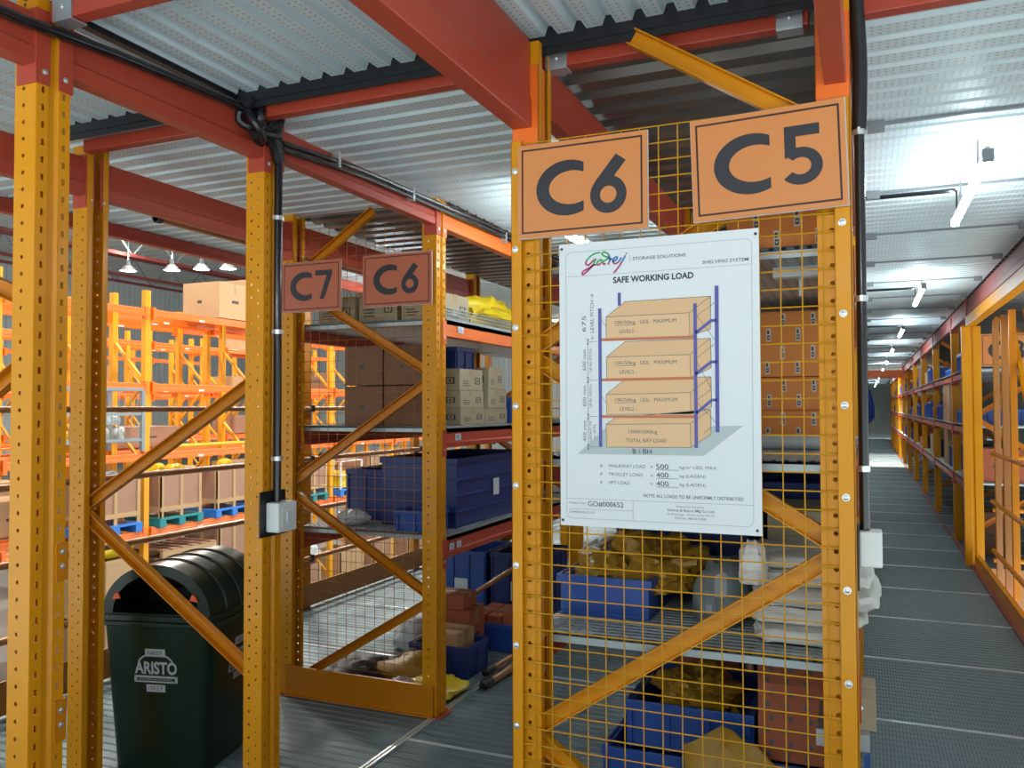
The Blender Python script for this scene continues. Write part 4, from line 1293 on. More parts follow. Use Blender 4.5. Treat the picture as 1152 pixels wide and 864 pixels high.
# ================================================================ goods
def carton(label, x0, x1, y0, y1, z0, z1, material='card', group=None, tape=True, marks=None, name='carton', faces='-Y+X', seed=0, label_white=False):
    t = thing(name, label, 'box', ((x0 + x1) / 2, (y0 + y1) / 2, z0), group=group)
    b = MB()
    b.box(x0, x1, y0, y1, z0, z1 - 0.003)
    ym = (y0 + y1) / 2
    b.box(x0, x1, y0, ym - 0.001, z1 - 0.003, z1)      # the two top flaps
    b.box(x0, x1, ym + 0.001, y1, z1 - 0.003, z1)
    part('body', b, material, t, bev=0.003)
    h, w, d = z1 - z0, x1 - x0, y1 - y0
    if tape:
        b = MB()
        tw = min(0.05, d * 0.2)
        b.box(x0 - 0.0008, x1 + 0.0008, ym - tw / 2, ym + tw / 2, z1, z1 + 0.0008)
        b.box(x1, x1 + 0.0008, ym - tw / 2, ym + tw / 2, z1 - h * 0.3, z1)
        b.box(x0 - 0.0008, x0, ym - tw / 2, ym + tw / 2, z1 - h * 0.3, z1)
        part('tape', b, 'tape', t)
    r = random.Random(seed)
    if marks == 'text':
        b = MB()
        for face in ('-Y', '+X'):
            L = w if face == '-Y' else d
            def bx(a0, a1, c0, c1):
                if face == '-Y': b.box(x0 + a0 * w, x0 + a1 * w, y0 - 0.0006, y0, z0 + c0 * h, z0 + c1 * h)
                else: b.box(x1, x1 + 0.0006, y0 + a0 * d, y0 + a1 * d, z0 + c0 * h, z0 + c1 * h)
            for k in range(3):
                a = 0.12 + 0.02 * r.random()
                bx(a, a + 0.2 + 0.12 * r.random(), 0.2 + 0.1 * k, 0.24 + 0.1 * k)
            bx(0.66, 0.70, 0.3, 0.62); bx(0.84, 0.88, 0.3, 0.62); bx(0.70, 0.84, 0.3, 0.34); bx(0.70, 0.84, 0.58, 0.62); bx(0.75, 0.79, 0.40, 0.52)
        part('print', b, 'dark', t)
    elif marks == 'small':
        b = MB()
        b.box(x0 + 0.4 * w, x0 + 0.52 * w, y0 - 0.0006, y0, z0 + 0.42 * h, z0 + 0.50 * h)
        b.box(x1, x1 + 0.0006, y0 + 0.4 * d, y0 + 0.62 * d, z0 + 0.44 * h, z0 + 0.52 * h)
        part('print', b, 'dark', t)
    elif marks == 'blocks':
        b = MB()
        nc = max(3, int(w / 0.048))
        for i in range(nc):
            for j in range(2):
                if (i + j) % 2: continue
                cx = x0 + w * (i + 0.5) / nc
                cz = z0 + h * (0.28 + 0.46 * j)
                hw, hh = 0.0075, h * 0.20
                b.box(cx - hw, cx + hw, y0 - 0.0005, y0, cz - hh, cz + hh, 0)
                b.box(cx - hw * 0.62, cx + hw * 0.62, y0 - 0.001, y0 - 0.0005, cz - hh * 0.75, cz - hh * 0.05, 1)
                b.box(cx - hw * 0.35, cx + hw * 0.35, y0 - 0.0013, y0 - 0.001, cz - hh * 0.5, cz - hh * 0.28, 0)
                b.box(cx - hw * 0.62, cx + hw * 0.3, y0 - 0.001, y0 - 0.0005, cz + hh * 0.15, cz + hh * 0.75, 1)
        part('print', b, ['carton_white', 'dark'], t)
    elif marks == 'dots':
        b = MB()
        for i in range(4):
            for j in range(4):
                cx, cz = x0 + w * (i + 0.5 + 0.2 * (j % 2)) / 4.4, z0 + h * (j + 0.5) / 4
                b.box(cx - 0.006, cx + 0.006, y0 - 0.0006, y0, cz - 0.007, cz + 0.007)
        part('print', b, 'p_grey', t)
    if label_white:
        b = MB(); b.box(x0 + 0.55 * w, x0 + 0.8 * w, y0 - 0.0008, y0, z0 + 0.4 * h, z0 + 0.62 * h); b.box(x1, x1 + 0.0008, y0 + 0.5 * d, y0 + 0.72 * d, z0 + 0.4 * h, z0 + 0.62 * h)
        part('paper_label', b, 'paper', t, label='white paper label')
    return t

def crate(label, x0, x1, y0, y1, z0, z1, material='blue', group='blue plastic crates', ribs='v', card=None, rz=0.0, name='plastic_crate', empty=True):
    cx, cy = (x0 + x1) / 2, (y0 + y1) / 2
    t = thing(name, label, 'crate', (cx, cy, z0), rz=rz, group=group)
    a, c, h = (x1 - x0) / 2, (y1 - y0) / 2, z1 - z0
    w = min(0.012, a * 0.15)
    e = min(0.010, a * 0.1)
    A, C_ = a - e, c - e
    b = MB()
    b.box(-A, A, -C_, C_, 0.0, 0.012)
    b.box(-A, A, -C_, -C_ + w, 0.012, h - 0.004)
    b.box(-A, A, C_ - w, C_, 0.012, h - 0.004)
    b.box(-A, -A + w, -C_ + w, C_ - w, 0.012, h - 0.004)
    b.box(A - w, A, -C_ + w, C_ - w, 0.012, h - 0.004)
    body = b
    b = MB()
    rh = min(0.03, h * 0.2)
    b.box(-a, a, -c, -C_, h - rh, h); b.box(-a, a, C_, c, h - rh, h)
    b.box(-a, -A, -C_, C_, h - rh, h); b.box(A, a, -C_, C_, h - rh, h)
    part('rim', b, material, t, world=False, bev=0.002)
    b = body
    g = e * 0.8
    if ribs in ('v', 'vh'):
        for n, L, vert in ((max(2, int(2 * a / 0.11)), A, 0), (max(2, int(2 * c / 0.11)), C_, 1)):
            for i in range(n + 1):
                p = -L + 2 * L * i / n
                p = max(-L + 0.005, min(L - 0.005, p))
                if vert == 0:
                    b.box(p - 0.005, p + 0.005, -C_ - g, -C_, 0.0, h - rh); b.box(p - 0.005, p + 0.005, C_, C_ + g, 0.0, h - rh)
                else:
                    b.box(-A - g, -A, p - 0.005, p + 0.005, 0.0, h - rh); b.box(A, A + g, p - 0.005, p + 0.005, 0.0, h - rh)
    if ribs in ('h', 'vh'):
        n = max(2, int(h / 0.075))
        for i in range(1, n):
            zz = (h - rh) * i / n
            b.box(-A - g * 0.9, A + g * 0.9, -C_ - g * 0.9, -C_, zz - 0.006, zz + 0.006); b.box(-A - g * 0.9, A + g * 0.9, C_, C_ + g * 0.9, zz - 0.006, zz + 0.006)
            b.box(-A - g * 0.9, -A, -C_, C_, zz - 0.006, zz + 0.006); b.box(A, A + g * 0.9, -C_, C_, zz - 0.006, zz + 0.006)
    part('body', b, material, t, world=False, bev=0.002)
    if card:
        b = MB()
        if card == '+X': b.box(A + g, A + g + 0.001, -0.04, 0.035, h * 0.36, h * 0.62)
        else: b.box(-0.045, 0.05, -C_ - g - 0.001, -C_ - g, h * 0.36, h * 0.62)
        part('card', b, 'paper', t, world=False, label='white paper card')
    return t

def noise3(p, s):
    x, y, z = p
    return (math.sin(x * 11.3 + s * 1.7 + 2.1 * math.sin(y * 7.1 + s)) + math.sin(y * 13.7 + s * 2.3 + 1.7 * math.sin(z * 9.3)) + math.sin(z * 15.1 + s * 0.7 + 1.9 * math.sin(x * 8.3 - s))) / 3

def blob(name, label, cat, c, size, material, seed=0, amp=0.28, freq=1.0, group=None, flat=0.55, n=28, rz=0.0):
    """crumpled soft thing lying on z = c.z"""
    b = MB()
    m = n // 2
    vs = []
    for j in range(m + 1):
        th = PI * j / m
        for i in range(n):
            ph = 2 * PI * i / n
            d = Vector((math.sin(th) * math.cos(ph), math.sin(th) * math.sin(ph), math.cos(th)))
            k = 1 + amp * noise3((d.x * freq / 4, d.y * freq / 4, d.z * freq / 4), seed) + amp * 0.45 * noise3((d.x * freq, d.y * freq, d.z * freq), seed + 5)
            p = Vector((d.x * size[0] * k, d.y * size[1] * k, max(-flat, d.z * k) * size[2]))
            vs.append(p)
    zmin = min(p.z for p in vs)
    cr, sr = math.cos(rz), math.sin(rz)
    b.add([(c[0] + p.x * cr - p.y * sr, c[1] + p.x * sr + p.y * cr, c[2] + p.z - zmin) for p in vs],
          [(j * n + i, (j + 1) * n + i, (j + 1) * n + (i + 1) % n, j * n + (i + 1) % n) for j in range(m) for i in range(n)])
    return solo(name, b, material, label, cat, group, smooth=True)

def sack(label, x0, x1, y0, y1, z0, z1, seed, material='sack', group='folded white sacks'):
    b = MB()
    n, m = 40, 14
    vs = []
    cx, cy, cz = (x0 + x1) / 2, (y0 + y1) / 2, (z0 + z1) / 2
    for j in range(m + 1):
        th = -PI / 2 + PI * j / m
        for i in range(n):
            ph = 2 * PI * i / n
            f = lambda v, e: math.copysign(abs(v) ** e, v)
            X = f(math.cos(th), 0.35) * f(math.cos(ph), 0.3)
            Y = f(math.cos(th), 0.35) * f(math.sin(ph), 0.3)
            Z = f(math.sin(th), 0.7)
            k = 1 + 0.06 * noise3((X, Y, Z * 0.5), seed)
            zz = Z * (z1 - z0) / 2 * (1 + 0.22 * noise3((X * 0.5, Y * 0.6, 0), seed + 2) * (1 if Z > 0 else 0.15)) + (0.006 * noise3((X * 2, Y * 2, Z), seed + 9))
            vs.append((cx + X * (x1 - x0) / 2 * k, cy + Y * (y1 - y0) / 2 * k, max(z0, cz + zz)))
    b.add(vs, [(j * n + i, j * n + (i + 1) % n, (j + 1) * n + (i + 1) % n, (j + 1) * n + i) for j in range(m) for i in range(n)])
    b.add(vs[:n], [tuple(range(n - 1, -1, -1))])
    return solo('sack', b, material, label, 'sack', group, smooth=True)

# ---- left shelving, first bay (X -2.63..-1.81, y 3.47..5.42)
Z1, Z2, Z3 = 0.808, 1.313, 1.823
crate('large ribbed blue crate on the lowest shelf, behind the post of the far C6 sign', -2.29, -1.845, 3.67, 4.62, Z1, 1.15, 'blue_d', ribs='h', card='+X')
crate('small light blue tray at the near end of the lowest shelf behind the far signs', -2.10, -1.88, 3.50, 3.655, Z1, Z1 + 0.10, 'blue', ribs='v')
crate('tall navy crate at the back of the lowest shelf, seen through the far mesh', -2.55, -2.31, 3.75, 4.4, Z1, Z1 + 0.27, 'blue_d', ribs='v')
blob('wrapped_parcel', 'pale plastic-wrapped parcel on the lowest shelf beside the large blue crate', 'parcel', (-2.42, 3.62, Z1), (0.09, 0.06, 0.05), 'film', 3)
for i, (x0, x1) in enumerate(((-2.405, -2.185), (-2.175, -1.955))):
    for j in range(2):
        carton('brown carton seen through the far mesh on the middle shelf, %s row, %s' % (('bottom', 'top')[j], ('left', 'right')[i]), x0, x1, 3.53, 3.73, Z2 + 0.20 * j, Z2 + 0.20 * j + 0.195, 'card_d', 'brown cartons behind the far mesh', marks='small', seed=i + j)
gc = 'grey cartons on the middle shelf'
for n, (y0, y1, z0, z1) in enumerate(((3.77, 4.055, 0, 0.085), (4.065, 4.36, 0, 0.085), (3.765, 4.04, 0.086, 0.175), (4.105, 4.35, 0.086, 0.19), (3.76, 4.03, 0.176, 0.285), (4.11, 4.30, 0.191, 0.305))):
    carton('grey-brown carton with printed marks on the middle shelf, %s' % ('bottom layer near the post', 'bottom layer on the right', 'second layer near the post', 'second layer on the right', 'third layer near the post', 'top of the right stack')[n],
           -2.12, -1.875, y0, y1, Z2 + z0, Z2 + z1, 'card_g', gc, marks='text', seed=n)
crate('navy crate perched on top of the grey cartons on the middle shelf', -2.14, -1.91, 3.80, 4.02, Z2 + 0.286, Z2 + 0.40, 'blue_d', ribs='v')
crate('upright blue bin at the right end of the grey cartons on the middle shelf', -2.2, -1.86, 4.40, 4.85, Z2, Z2 + 0.145, 'blue', ribs='v')
blob('film_bundle', 'bright yellow plastic film bundle on the top shelf behind the far C6 sign', 'film bundle', (-1.96, 4.36, Z3), (0.13, 0.40, 0.115), 'bagyel', 4, amp=0.26, freq=1.3, n=44)
for i in range(3):
    carton('brown carton on the top shelf just below the far signs, %s' % ('left', 'middle', 'right')[i], -2.58 + 0.245 * i, -2.36 + 0.245 * i, 3.55, 3.85, Z3, Z3 + 0.14 + 0.02 * (i % 2), 'card_g', 'cartons on the top shelf', marks='text', seed=20 + i)
blob('wrapped_parcel', 'white wrapped parcel on the top shelf under the far C6 sign', 'parcel', (-1.93, 3.68, Z3), (0.07, 0.09, 0.04), 'film', 8)
crate('navy bin on the top shelf between the far signs', -2.34, -2.14, 3.95, 4.3, Z3, Z3 + 0.19, 'blue_d', ribs='v')
# on the floor under the left shelving
crate('tall blue crate standing on the floor under the left shelving, left one', -2.62, -2.26, 4.90, 5.36, 0.0, 0.47, 'blue', ribs='v', card='-Y')
crate('tall blue crate standing on the floor under the left shelving, right one', -2.24, -1.86, 4.92, 5.36, 0.0, 0.47, 'blue_d', ribs='v', card='-Y')
crate('wide indigo tray on the floor holding rust-coloured cartons', -2.2, -1.83, 4.40, 4.82, 0.0, 0.16, 'blue', ribs='')
for i in range(3):
    carton('rust carton lying in the indigo tray, %s' % ('left', 'middle', 'right')[i], -2.15 + 0.10 * i, -2.06 + 0.10 * i, 4.46, 4.76, 0.016, 0.19 + 0.015 * (i == 2), 'card_r', 'rust cartons in the tray')
crate('small open blue bin on the floor beside the post of the far C6 sign', -2.24, -1.89, 3.88, 4.14, 0.0, 0.165, 'blue_d', ribs='v')
carton('tan carton lying in the small open blue bin', -2.14, -1.96, 3.90, 4.10, 0.014, 0.225, 'card', None)
carton('rust carton on the floor behind the small blue bin', -2.30, -2.02, 4.16, 4.36, 0.0, 0.28, 'card_r', None, marks='small')
carton('rust carton stacked behind the small blue bin, on top', -2.28, -2.06, 4.17, 4.34, 0.281, 0.36, 'card_r', None)
blob('plastic_bag', 'yellow plastic bag on the floor at the passage end of the far mesh frame', 'bag', (-1.94, 3.66, 0), (0.12, 0.13, 0.06), 'bagyel', 11)
blob('plastic_bag', 'ochre plastic bag on the floor behind the far mesh', 'bag', (-2.17, 3.78, 0), (0.17, 0.13, 0.09), 'bagochre', 12)
blob('plastic_bag', 'dark crumpled bag on the floor behind the far mesh, left', 'bag', (-2.43, 3.72, 0), (0.15, 0.14, 0.075), 'dark', 13)
blob('wrapped_parcel', 'pale grey wrapped bundle on the floor behind the far mesh', 'parcel', (-2.46, 4.32, 0), (0.12, 0.13, 0.11), 'film', 14)
blob('plastic_bag', 'white crumpled plastic bag on the floor behind the far mesh', 'bag', (-2.1, 3.58, 0), (0.07, 0.06, 0.055), 'film', 15)
b = MB(); b.tube(crom([(-2.55, 3.56, 0.012), (-2.45, 3.62, 0.03), (-2.33, 3.74, 0.07), (-2.20, 3.9, 0.13), (-2.13, 4.02, 0.12), (-2.20, 4.12, 0.03)], 6), 0.011, 8)
solo('hose', b, 'grey', 'grey hose looping over the bags on the floor behind the far mesh', 'hose', smooth=True)
for i, (xa, ya, xb, yb) in enumerate(((-1.755, 3.83, -1.66, 5.5), (-1.83, 4.02, -1.735, 5.6))):
    t = thing('floor_tube', 'brown tube with a black end fitting on the passage floor, %s' % ('nearer the poster frame', 'nearer the left shelving')[i], 'tube', (xa, ya, 0.0), group='brown tubes on the passage floor')
    b = MB(); b.tube([(xa, ya, 0.024), (xb, yb, 0.024)], 0.020, 10); part('tube', b, 'rust', t, smooth=True)
    u = (Vector((xb, yb, 0)) - Vector((xa, ya, 0))).normalized()
    p = Vector((xa, ya, 0.028))
    b = MB(); b.tube([p - u * 0.07, p - u * 0.05, p - u * 0.045, p - u * 0.01, p, p + u * 0.03], [0.014, 0.017, 0.025, 0.025, 0.022, 0.022], 10); part('end_fitting', b, 'black', t, smooth=True)

b = MB(); b.tube([(-2.33, 4.60, 0.19), (-1.88, 4.60, 0.48)], 0.014, 8)
solo('leaning_tube', b, 'rust', 'thin brown tube slanting in front of the tall blue crates', 'tube', smooth=True)
# ---- central shelving, first bay
K1, K2, K3 = 0.801, 1.271, 1.79
crate('blue tray of ochre bags on the lowest shelf of the poster frame, at its left', -0.835, -0.553, 2.30, 2.74, K1, K1 + 0.115, 'blue', ribs='')
blob('plastic_bag', 'ochre plastic bag heaped in the blue tray, left', 'bag', (-0.72, 2.46, K1 + 0.05), (0.10, 0.11, 0.075), 'bagochre', 21, amp=0.34, freq=1.5, n=48)
blob('plastic_bag', 'ochre plastic bag heaped in the blue tray, right', 'bag', (-0.58, 2.50, K1 + 0.06), (0.13, 0.14, 0.10), 'bagochre', 25, amp=0.36, freq=1.5, n=48)
blob('plastic_bag', 'white crumpled wrapper on the ochre bags in the blue tray', 'bag', (-0.80, 2.62, K1 + 0.09), (0.05, 0.07, 0.05), 'film', 26, amp=0.34, freq=1.5)
b = MB(); b.bar((-0.79, 2.50, K1 + 0.15), (-0.66, 2.72, K1 + 0.24), 0.02, 0.012); 
solo('wood_strip', b, 'wood_l', 'pale wooden strip sticking out of the blue tray', 'strip')
crate('navy crate on the lowest shelf behind the ochre bags', -0.52, -0.33, 2.62, 3.05, K1, K1 + 0.30, 'blue_d', ribs='v')
crate('navy crate on the lowest shelf behind the blue tray of ochre bags', -0.80, -0.54, 2.80, 3.25, K1, K1 + 0.26, 'blue_d', ribs='v')
blob('wrapped_parcel', 'dark grey plastic-wrapped bundle on the lowest shelf beside the white sacks', 'parcel', (-0.375, 2.42, K1), (0.07, 0.16, 0.12), 'grey', 28)
carton('pale grey carton behind the white sacks', -0.275, -0.07, 2.62, 2.95, K1, K1 + 0.29, 'card_g', None)
crate('navy crate on the lowest shelf right behind the pale carton', -0.42, -0.06, 3.0, 3.5, K1, K1 + 0.34, 'blue_d', ribs='v')
for i, (xa, xb, ya, yb, za, zb) in enumerate(((-0.275, -0.03, 2.19, 2.56, 0, 0.052), (-0.283, 0.0, 2.185, 2.56, 0.05, 0.098), (-0.275, 0.028, 2.18, 2.56, 0.094, 0.150), (-0.285, 0.012, 2.19, 2.55, 0.145, 0.192), (-0.29, -0.03, 2.20, 2.54, 0.186, 0.225))):
    sack('folded white woven sack, %s of the pile on the lowest shelf of the poster frame' % ('bottom', 'second', 'third', 'fourth', 'top')[i], xa, xb, ya, yb, K1 + za, K1 + zb, 31 + i)
blob('plastic_bag', 'crumpled white wrapper at the left end of the sack pile', 'bag', (-0.262, 2.155, K1 + 0.16), (0.035, 0.025, 0.07), 'sack', 40, amp=0.3, freq=1.3)
go = 'orange cartons on the middle shelf'
for j in range(4):
    carton('orange carton with small white prints on the middle shelf, %s of the stack' % ('bottom', 'second', 'third', 'top')[j], -0.43 + 0.006 * (j % 2), -0.085, 2.98 + 0.012 * (j % 2), 3.35, K2 + 0.006 + 0.113 * j, K2 + 0.006 + 0.113 * j + 0.111, 'card_o', go, marks='blocks', tape=False)
for j in range(2):
    carton('orange carton with small white prints on the top shelf under the C5 sign, %s' % ('lower', 'upper')[j], -0.32, -0.075, 2.17, 2.45, K3 + 0.108 * j, K3 + 0.108 * j + 0.106, 'card_o', 'orange cartons on the top shelf', marks='blocks', tape=False)
t = thing('film_roll', 'pale roll lying on the middle shelf in front of the orange cartons', 'roll', (-0.2, 2.62, K2))
b = MB(); b.tube([(-0.31, 2.62, K2 + 0.022), (-0.12, 2.62, K2 + 0.022)], 0.021, 16); part('roll', b, 'film', t, smooth=True)
b = MB(); b.tube([(-0.33, 2.62, K2 + 0.022), (-0.10, 2.62, K2 + 0.022)], 0.008, 10); part('core', b, 'dark', t, smooth=True)
for i in range(2):
    carton('brown carton on the middle shelf behind the load poster, %s' % ('left', 'right')[i], -0.82 + 0.2 * i, -0.63 + 0.2 * i, 2.9, 3.3, K2, K2 + 0.22, 'card_d', 'cartons behind the poster', marks='text', seed=i)
    carton('orange carton on the top shelf behind the load poster, %s' % ('left', 'right')[i], -0.82 + 0.22 * i, -0.62 + 0.22 * i, 3.0, 3.4, K3, K3 + 0.2, 'card_r', 'cartons behind the poster', marks='small', seed=i)
b = MB(); b.box(-0.215, -0.075, 2.25, 2.29, 1.735, 1.7615)
solo('pale_batten', b, 'white_plastic', 'short pale batten fixed under the top shelf below the C5 sign', 'batten')
b = MB(); b.box(-0.155, -0.145, 2.30, 2.304, 1.69, 1.7615)
solo('hanging_tag', b, 'paper', 'small white tag hanging under the top shelf below the C5 sign', 'tag')
# on the floor under it
crate('indigo crate on the floor under the poster frame, lower of the two on the left', -0.745, -0.36, 2.44, 2.85, 0.0, 0.385, 'blue', ribs='v')
crate('blue crate of yellow film scraps on top of the indigo crate under the poster frame', -0.675, -0.30, 2.46, 2.86, 0.386, 0.525, 'blue', ribs='v')
blob('film_bundle', 'yellow film scraps heaped in the blue crate under the poster frame', 'film bundle', (-0.49, 2.66, 0.47), (0.125, 0.135, 0.075), 'bagochre', 44, amp=0.34, freq=1.9, n=56)
carton('rust carton on the floor behind the yellow film scraps', -0.66, -0.42, 3.05, 3.4, 0.0, 0.60, 'card_r', None, marks='small')
crate('blue crate on the floor at the right end under the poster frame', -0.31, -0.045, 2.40, 2.85, 0.0, 0.425, 'blue', ribs='v')
for j in range(2):
    carton('rust carton with dotted print under the white sacks, %s' % ('lower', 'upper')[j], -0.285, -0.06, 2.42, 2.80, 0.427 + 0.135 * j, 0.427 + 0.135 * j + 0.133, 'card_r', 'dotted rust cartons', marks='dots', tape=False)
crate('navy crate behind the dotted rust cartons', -0.36, -0.05, 2.92, 3.3, 0.0, 0.69, 'blue_d', ribs='v')
b = MB()
vs = []
for j in range(9):
    for i in range(9):
        u, v = i / 8, j / 8
        x = -0.455 + 0.26 * u
        zt = 0.42 + 0.11 * (1 - abs(u - 0.42) * 1.5) * 1.0
        z = 0.05 + (zt - 0.05) * v + 0.01 * noise3((u * 2, v * 2, 0), 3)
        vs.append((x + 0.02 * math.sin(v * 5), 2.28 + 0.06 * v + 0.028 * noise3((u, v, 0.3), 6), z))
n0 = len(vs)
vs2 = [(x, y + 0.006, z) for x, y, z in vs]
q = [(j * 9 + i, j * 9 + i + 1, (j + 1) * 9 + i + 1, (j + 1) * 9 + i) for j in range(8) for i in range(8)]
b.add(vs + vs2, q + [tuple(reversed([k + n0 for k in f])) for f in q])
solo('plastic_bag', b, 'bagochre', 'flat ochre plastic bag leaning on the crates at the foot of the poster frame', 'bag', smooth=True)
carton('small grey carton at the aisle edge below the white sacks', -0.10, 0.015, 2.20, 2.36, 0.62, 0.70, 'card_g', None, name='carton')
b = MB(); b.box(-0.12, 0.0, 2.17, 2.38, 0.58, 0.62)
solo('cross_bar', b, 'galv', 'short galvanised ledge at the aisle edge under the small grey carton', 'ledge')
b = MB(); b.box(-0.012, -0.004, 2.15, 2.50, 0.02, 0.58); b.box(-0.004, 0.0, 2.18, 2.22, 0.02, 0.58); b.box(-0.004, 0.0, 2.43, 2.47, 0.02, 0.58)
solo('blue_panel', b, 'blue', 'thin blue panel standing at the aisle edge below the white sacks', 'panel')
# hanging blue cloth further down the aisle
b = MB()
vs = []
R_, C2 = 14, 10
for j in range(R_ + 1):
    v = j / R_
    w = 0.10 + 0.055 * math.sin(v * 2.6) - 0.12 * max(0, v - 0.72) / 0.28 * 0.8
    for i in range(C2 + 1):
        u = i / C2
        vs.append((-0.035 + w * u, 12.0 + 0.03 * math.sin(u * 9 + v * 2), 1.645 - 0.51 * v - 0.05 * (u - 0.3) ** 2))
n0 = len(vs)
q = [(j * 11 + i, j * 11 + i + 1, (j + 1) * 11 + i + 1, (j + 1) * 11 + i) for j in range(R_) for i in range(C2)]
b.add(vs + [(x, y + 0.02, z) for x, y, z in vs], q + [tuple(reversed([k + n0 for k in f])) for f in q])
solo('cloth', b, 'cloth', 'blue cloth hanging into the right aisle from the central shelving', 'cloth', smooth=True)

# ================================================================ shelving right of the right aisle
QX0, QX1 = 0.852, 1.66
GQ = 'frames of the shelving right of the aisle'
QY = [8.44, 9.92, 12.50, 15.02, 17.58, 20.1, 22.65, 25.2, 27.8, 30.4, 33.0]
for k, y in enumerate(QY):
    frame('shelving_frame', 'yellow frame of the shelving right of the right aisle, %s from the camera' % (NTH + ('eleventh',))[k], y, QX0, QX1, 2.20 if k == 0 else 2.365,
          [('l', 0.3, 'r', 0.8), ('r', 0.8, 'l', 1.3), ('l', 1.3, 'r', 1.8), ('r', 1.8, 'l', 2.3)], holes=False, group=GQ)
gq = 'beams of the shelving right of the aisle'
LV = ((0.63, 0.695), (1.145, 1.205), (1.655, 1.715))
for k in range(len(QY) - 1):
    y0, y1 = QY[k] + UW, QY[k + 1]
    n = (NTH + ('eleventh',))[k]
    beam('dark red overhead beam right of the right aisle, %s bay' % n, QX0, -1, y0, y1, 2.21, 2.36, gq, material='maroon' if k % 2 else 'red')
    for i, (z0, z1) in enumerate(LV):
        beam('red front beam of the %s shelf right of the right aisle, %s bay' % (ORD[i], n), QX0, -1, y0, y1, z0, z1, gq, low=0.04)
        shelf_deck('pale deck of the %s shelf right of the right aisle, %s bay' % (ORD[i], n), QX0 + 0.004, QX1 - 0.004, y0, y1, z1 + 0.026, GD, 'pale_shelf')
beam('dark red overhead beam above the lintel at the right edge', QX0, -1, 2.0, 8.42, 2.215, 2.36, gq, material='maroon', conn=(False, True))
b = MB(); b.box(0.835, 0.905, 4.9, 8.40, 2.105, 2.195)
solo('lintel', b, 'yellow', 'pale yellow lintel bar over the opening at the right edge', 'lintel', bev=0.004)
b = MB(); b.prism([(0.795, 8.41, 0), (0.795, 8.33, 0), (0.855, 8.33, 0), (0.862, 8.342, 0), (0.876, 8.342, 0), (0.883, 8.33, 0), (0.945, 8.33, 0), (0.945, 8.41, 0)], (0, 0, 2.105))
solo('gate_post', b, 'yellow', 'broad yellow post under the near end of the shelving right of the aisle', 'post', bev=0.003)
# goods there
rr = random.Random(11)
gb = 'bins on the shelving right of the aisle'
wc = {0: 'lowest', 1: 'middle', 2: 'top'}
def bay_goods(k, items):
    for it in items:
        kind, lev, y0, y1, h, mt, txt = it
        z = ((0.0,) + tuple(l[1] + 0.026 for l in LV))[lev + 1] if lev >= 0 else 0.0
        x0 = 0.875 + rr.uniform(0, 0.02)
        if kind == 'bin': crate(txt, x0, x0 + 0.42, y0, y1, z, z + h, mt, gb, ribs='v')
        else: carton(txt, x0, x0 + 0.4, y0, y1, z, z + h, mt, 'cartons on the shelving right of the aisle', marks='small')
bay_goods(0, [('bin', 1, 8.62, 9.28, 0.14, 'blue', 'blue bin on the middle shelf just behind the broad yellow post'),
              ('bin', 1, 9.34, 9.88, 0.13, 'blue_l', 'light blue bin on the middle shelf, second behind the broad yellow post'),
              ('bin', 0, 9.05, 9.50, 0.13, 'blue_l', 'light blue bin on the lowest shelf in the first bay right of the aisle'),
              ('bin', 2, 9.0, 9.8, 0.19, 'blue', 'blue box on the top shelf in the first bay right of the aisle'),
              ('box', 0, 8.55, 8.95, 0.3, 'card_r', 'rust carton on the lowest shelf behind the broad yellow post'),
              ('box', -1, 9.0, 9.5, 0.4, 'card_d', 'brown carton on the floor in the first bay right of the aisle')])
for j in range(3):
    for i in range(2):
        z = LV[1][1] + 0.026 + 0.145 * j
        carton('tan carton on the middle shelf, second bay right of the aisle, %s layer, %s' % (('bottom', 'middle', 'top')[j], ('nearer', 'farther')[i]), 0.875, 1.2, 10.55 + 0.42 * i, 10.95 + 0.42 * i, z, z + 0.143, 'card', 'tan cartons right of the aisle', marks='text', seed=j)
bay_goods(1, [('bin', 1, 11.6, 12.45, 0.19, 'blue', 'blue bin behind the stacked tan cartons right of the aisle'),
              ('bin', 0, 10.2, 10.8, 0.25, 'blue', 'blue bin on the lowest shelf under the stacked tan cartons'),
              ('box', 0, 11.0, 11.5, 0.42, 'card', 'tan carton on the lowest shelf in the second bay right of the aisle'),
              ('bin', 2, 10.2, 11.2, 0.08, 'blue_l', 'flat pale blue tray on the top shelf in the second bay right of the aisle')])
for k in range(2, 9):
    y0, y1 = QY[k] + 0.15, QY[k + 1] - 0.05
    n = (NTH + ('eleventh',))[k]
    for lev in (0, 1, 2):
        y = y0
        c = 0
        while y < y1 - 0.5:
            L = min(rr.uniform(0.4, 0.8), y1 - y)
            if rr.random() < 0.8 - 0.2 * (lev == 2):
                nm = ('first', 'second', 'third', 'fourth', 'fifth', 'sixth')[c]
                if rr.random() < 0.7:
                    bay_goods(k, [('bin', lev, y, y + L, rr.uniform(0.13, 0.24), rr.choice(['blue', 'blue', 'blue_d']), 'blue bin, %s on the %s shelf, %s bay right of the right aisle' % (nm, wc[lev], n))])
                else:
                    bay_goods(k, [('box', lev, y, y + L, rr.uniform(0.15, 0.35), rr.choice(['card', 'card_r']), 'carton, %s on the %s shelf, %s bay right of the right aisle' % (nm, wc[lev], n))])
                c += 1
            y += L + rr.uniform(0.05, 0.4)
blob('film_bundle', 'yellow film bundle under the middle shelf in the third bay right of the aisle', 'film bundle', (1.0, 13.2, LV[0][1] + 0.34), (0.1, 0.5, 0.1), 'bagyel', 51)
blob('film_bundle', 'yellow film sheet on the top shelf in the first bay right of the aisle', 'film bundle', (1.0, 9.35, LV[2][1] + 0.22), (0.1, 0.3, 0.04), 'bagyel', 52)

